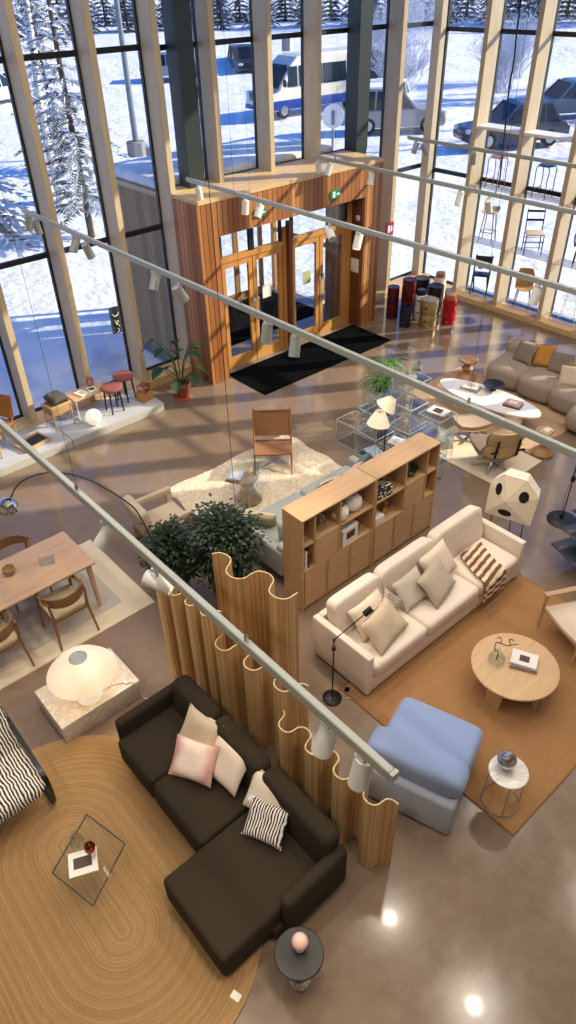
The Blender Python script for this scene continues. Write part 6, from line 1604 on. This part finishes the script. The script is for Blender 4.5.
def ladder_chair(label, y, l, rz):
    r = thing('ladder_chair', label, 'chair', (SX, y, shz(l)), rz)
    MB().box((0, 0, .4), (.34, .32, .025), bev=.01).out('seat', 'papercord', r)
    for s in (-1, 1):
        MB().tube([(s*.17, .15, 0), (s*.165, .15, .41)], [.009, .012], 8).out('leg', 'black_metal', r); MB().tube([(s*.17, -.17, 0), (s*.16, -.16, .4), (s*.165, -.22, .8)], [.009, .012, .009], 8).out('leg', 'black_metal', r)
    for z, yy in ((.6, -.187), (.76, -.212)): MB().bar((-.165, yy, z), (.165, yy, z), .012, .04).out('back_slat', 'black_metal', r, smooth=None)
    m = MB()
    for z in (.16, .27): m.cyl((-.168, .15, z), (.168, .15, z), .006, seg=6).cyl((-.168, -.165, z), (.168, -.165, z), .006, seg=6)
    for s in (-1, 1): m.cyl((s*.168, -.165, .22), (s*.168, .15, .22), .006, seg=6)
    m.out('stretcher', 'black_metal', r); return r
def loop_stool(label, y, l, mat, seatm, arms=False):
    r = thing('loop_stool', label, 'stool', (SX, y, shz(l)), rad(90)); h = .56
    MB().lathe([(.15, h-.01), (.155, h), (.15, h+.015), (.001, h+.018)], 28).out('seat', seatm, r)
    for s in (-1, 1): MB().tube(smooth_path([(-.14, s*.13, .0), (-.13, s*.13, .3), (-.12, s*.12, h-.02), (.12, s*.12, h-.02), (.13, s*.13, .3), (.14, s*.13, 0)], 4), .009, 8).out('leg_loop', mat, r)
    MB().bar((-.135, -.13, .15), (-.135, .13, .15), .012, .012).bar((.135, -.13, .15), (.135, .13, .15), .012, .012).out('foot_rail', mat, r, smooth=None); return r
def slat_fold(label, y, l, rz):
    r = thing('folding_side_chair', label, 'chair', (SX, y, shz(l)), rz)
    MB().box((0, .02, .4), (.34, .3, .02), bev=.008).out('seat', 'blackp', r)
    m = MB(); m.surf(lambda a, b: ((b-.5)*.34, -.16-.05*a+.0*b, .56+.16*a), 6, 6, .014); m.out('backrest', 'blackp', r)
    for s in (-1, 1):
        MB().bar((s*.17, .2, 0), (s*.17, -.2, .74), .022, .03, (1, 0, 0)).out('leg', 'black_metal', r, smooth=None); MB().bar((s*.145, -.2, 0), (s*.145, .14, .4), .022, .03, (1, 0, 0)).out('leg', 'black_metal', r, smooth=None)
    MB().box((.06, -.235, .5), (.1, .006, .14)).out('paper_tag', 'covergrey', r, smooth=None); return r
def round_arm(label, y, l, rz):
    r = thing('round_back_chair', label, 'chair', (SX, y, shz(l)), rz)
    MB().lathe([(.17, .39), (.18, .4), (.175, .425), (.001, .435)], 30).out('seat', 'blackp', r)
    legs4(r, .22, .22, .39, 'black_metal', .03)
    MB().tube(smooth_path([(.17, .15, .4), (.2, .1, .58), (.15, -.12, .62), (0, -.19, .63), (-.15, -.12, .62), (-.2, .1, .58), (-.17, .15, .4)], 6), .014, 8).out('back_loop', 'black_metal', r)
    m = MB(); m.surf(lambda a, b: (.17*math.cos(PI*(1.15+.7*b)), .17*math.sin(PI*(1.15+.7*b))-.02, .6+.14*a), 6, 14, .016); m.out('backrest', 'blackp', r); return r
def wire_stool(label, y, l, rz):
    r = thing('wire_chair', label, 'chair', (SX, y, shz(l)), rz); h = .46
    m = MB()
    for i in range(9):
        k = -1+i/4; m.tube(smooth_path([(k*.17, .17, h+.01), (k*.16, -.1, h-.01), (k*.17, -.2, h+.06)], 4), .004, 5); m.tube(smooth_path([(-.17, k*.17, h+.015), (0, k*.17, h-.012), (.17, k*.17, h+.015)], 4), .004, 5)
    m.out('wire_seat', 'spotw', r); legs4(r, .2, .2, h, 'spotw', .06, (.006, .007)); z = .17
    MB().bar((-.13, -.13, z), (.13, -.13, z), .008, .008).bar((-.13, .13, z), (.13, .13, z), .008, .008).bar((-.13, -.13, z), (-.13, .13, z), .008, .008).bar((.13, -.13, z), (.13, .13, z), .008, .008).out('foot_rail', 'spotw', r, smooth=None); return r
face = rad(90)   # chairs face into the room (-x)
slat_fold('black folding chair on the bottom glass shelf of the first bay', bayc[0], 0, face+.5)
bar_stool('bar stool with a beige shell seat on the second shelf of the first bay', bayc[0], 1, face+.3, 'beige', 'walnut')
loop_stool('copper-legged bar stool on the third shelf of the first bay', bayc[0], 2, 'walnut', 'copper')
shell_chair('tan shell chair on dark legs on the bottom shelf of the second bay', bayc[1], 0, face+.6)
ladder_chair('black ladder-back chair with a woven seat on the second shelf of the second bay', bayc[1], 1, face+.7)
loop_stool('black bar stool on the third shelf of the second bay', bayc[1], 2, 'black_metal', 'blackp')
wire_stool('white wire chair on the bottom shelf of the third bay', bayc[2], 0, face+.3)
round_arm('black round-backed armchair on the second shelf of the third bay', bayc[2], 1, face+.5)
bar_stool('copper-brown bar stool on the third shelf of the third bay', bayc[2], 2, face, 'leather', 'walnut', .5)
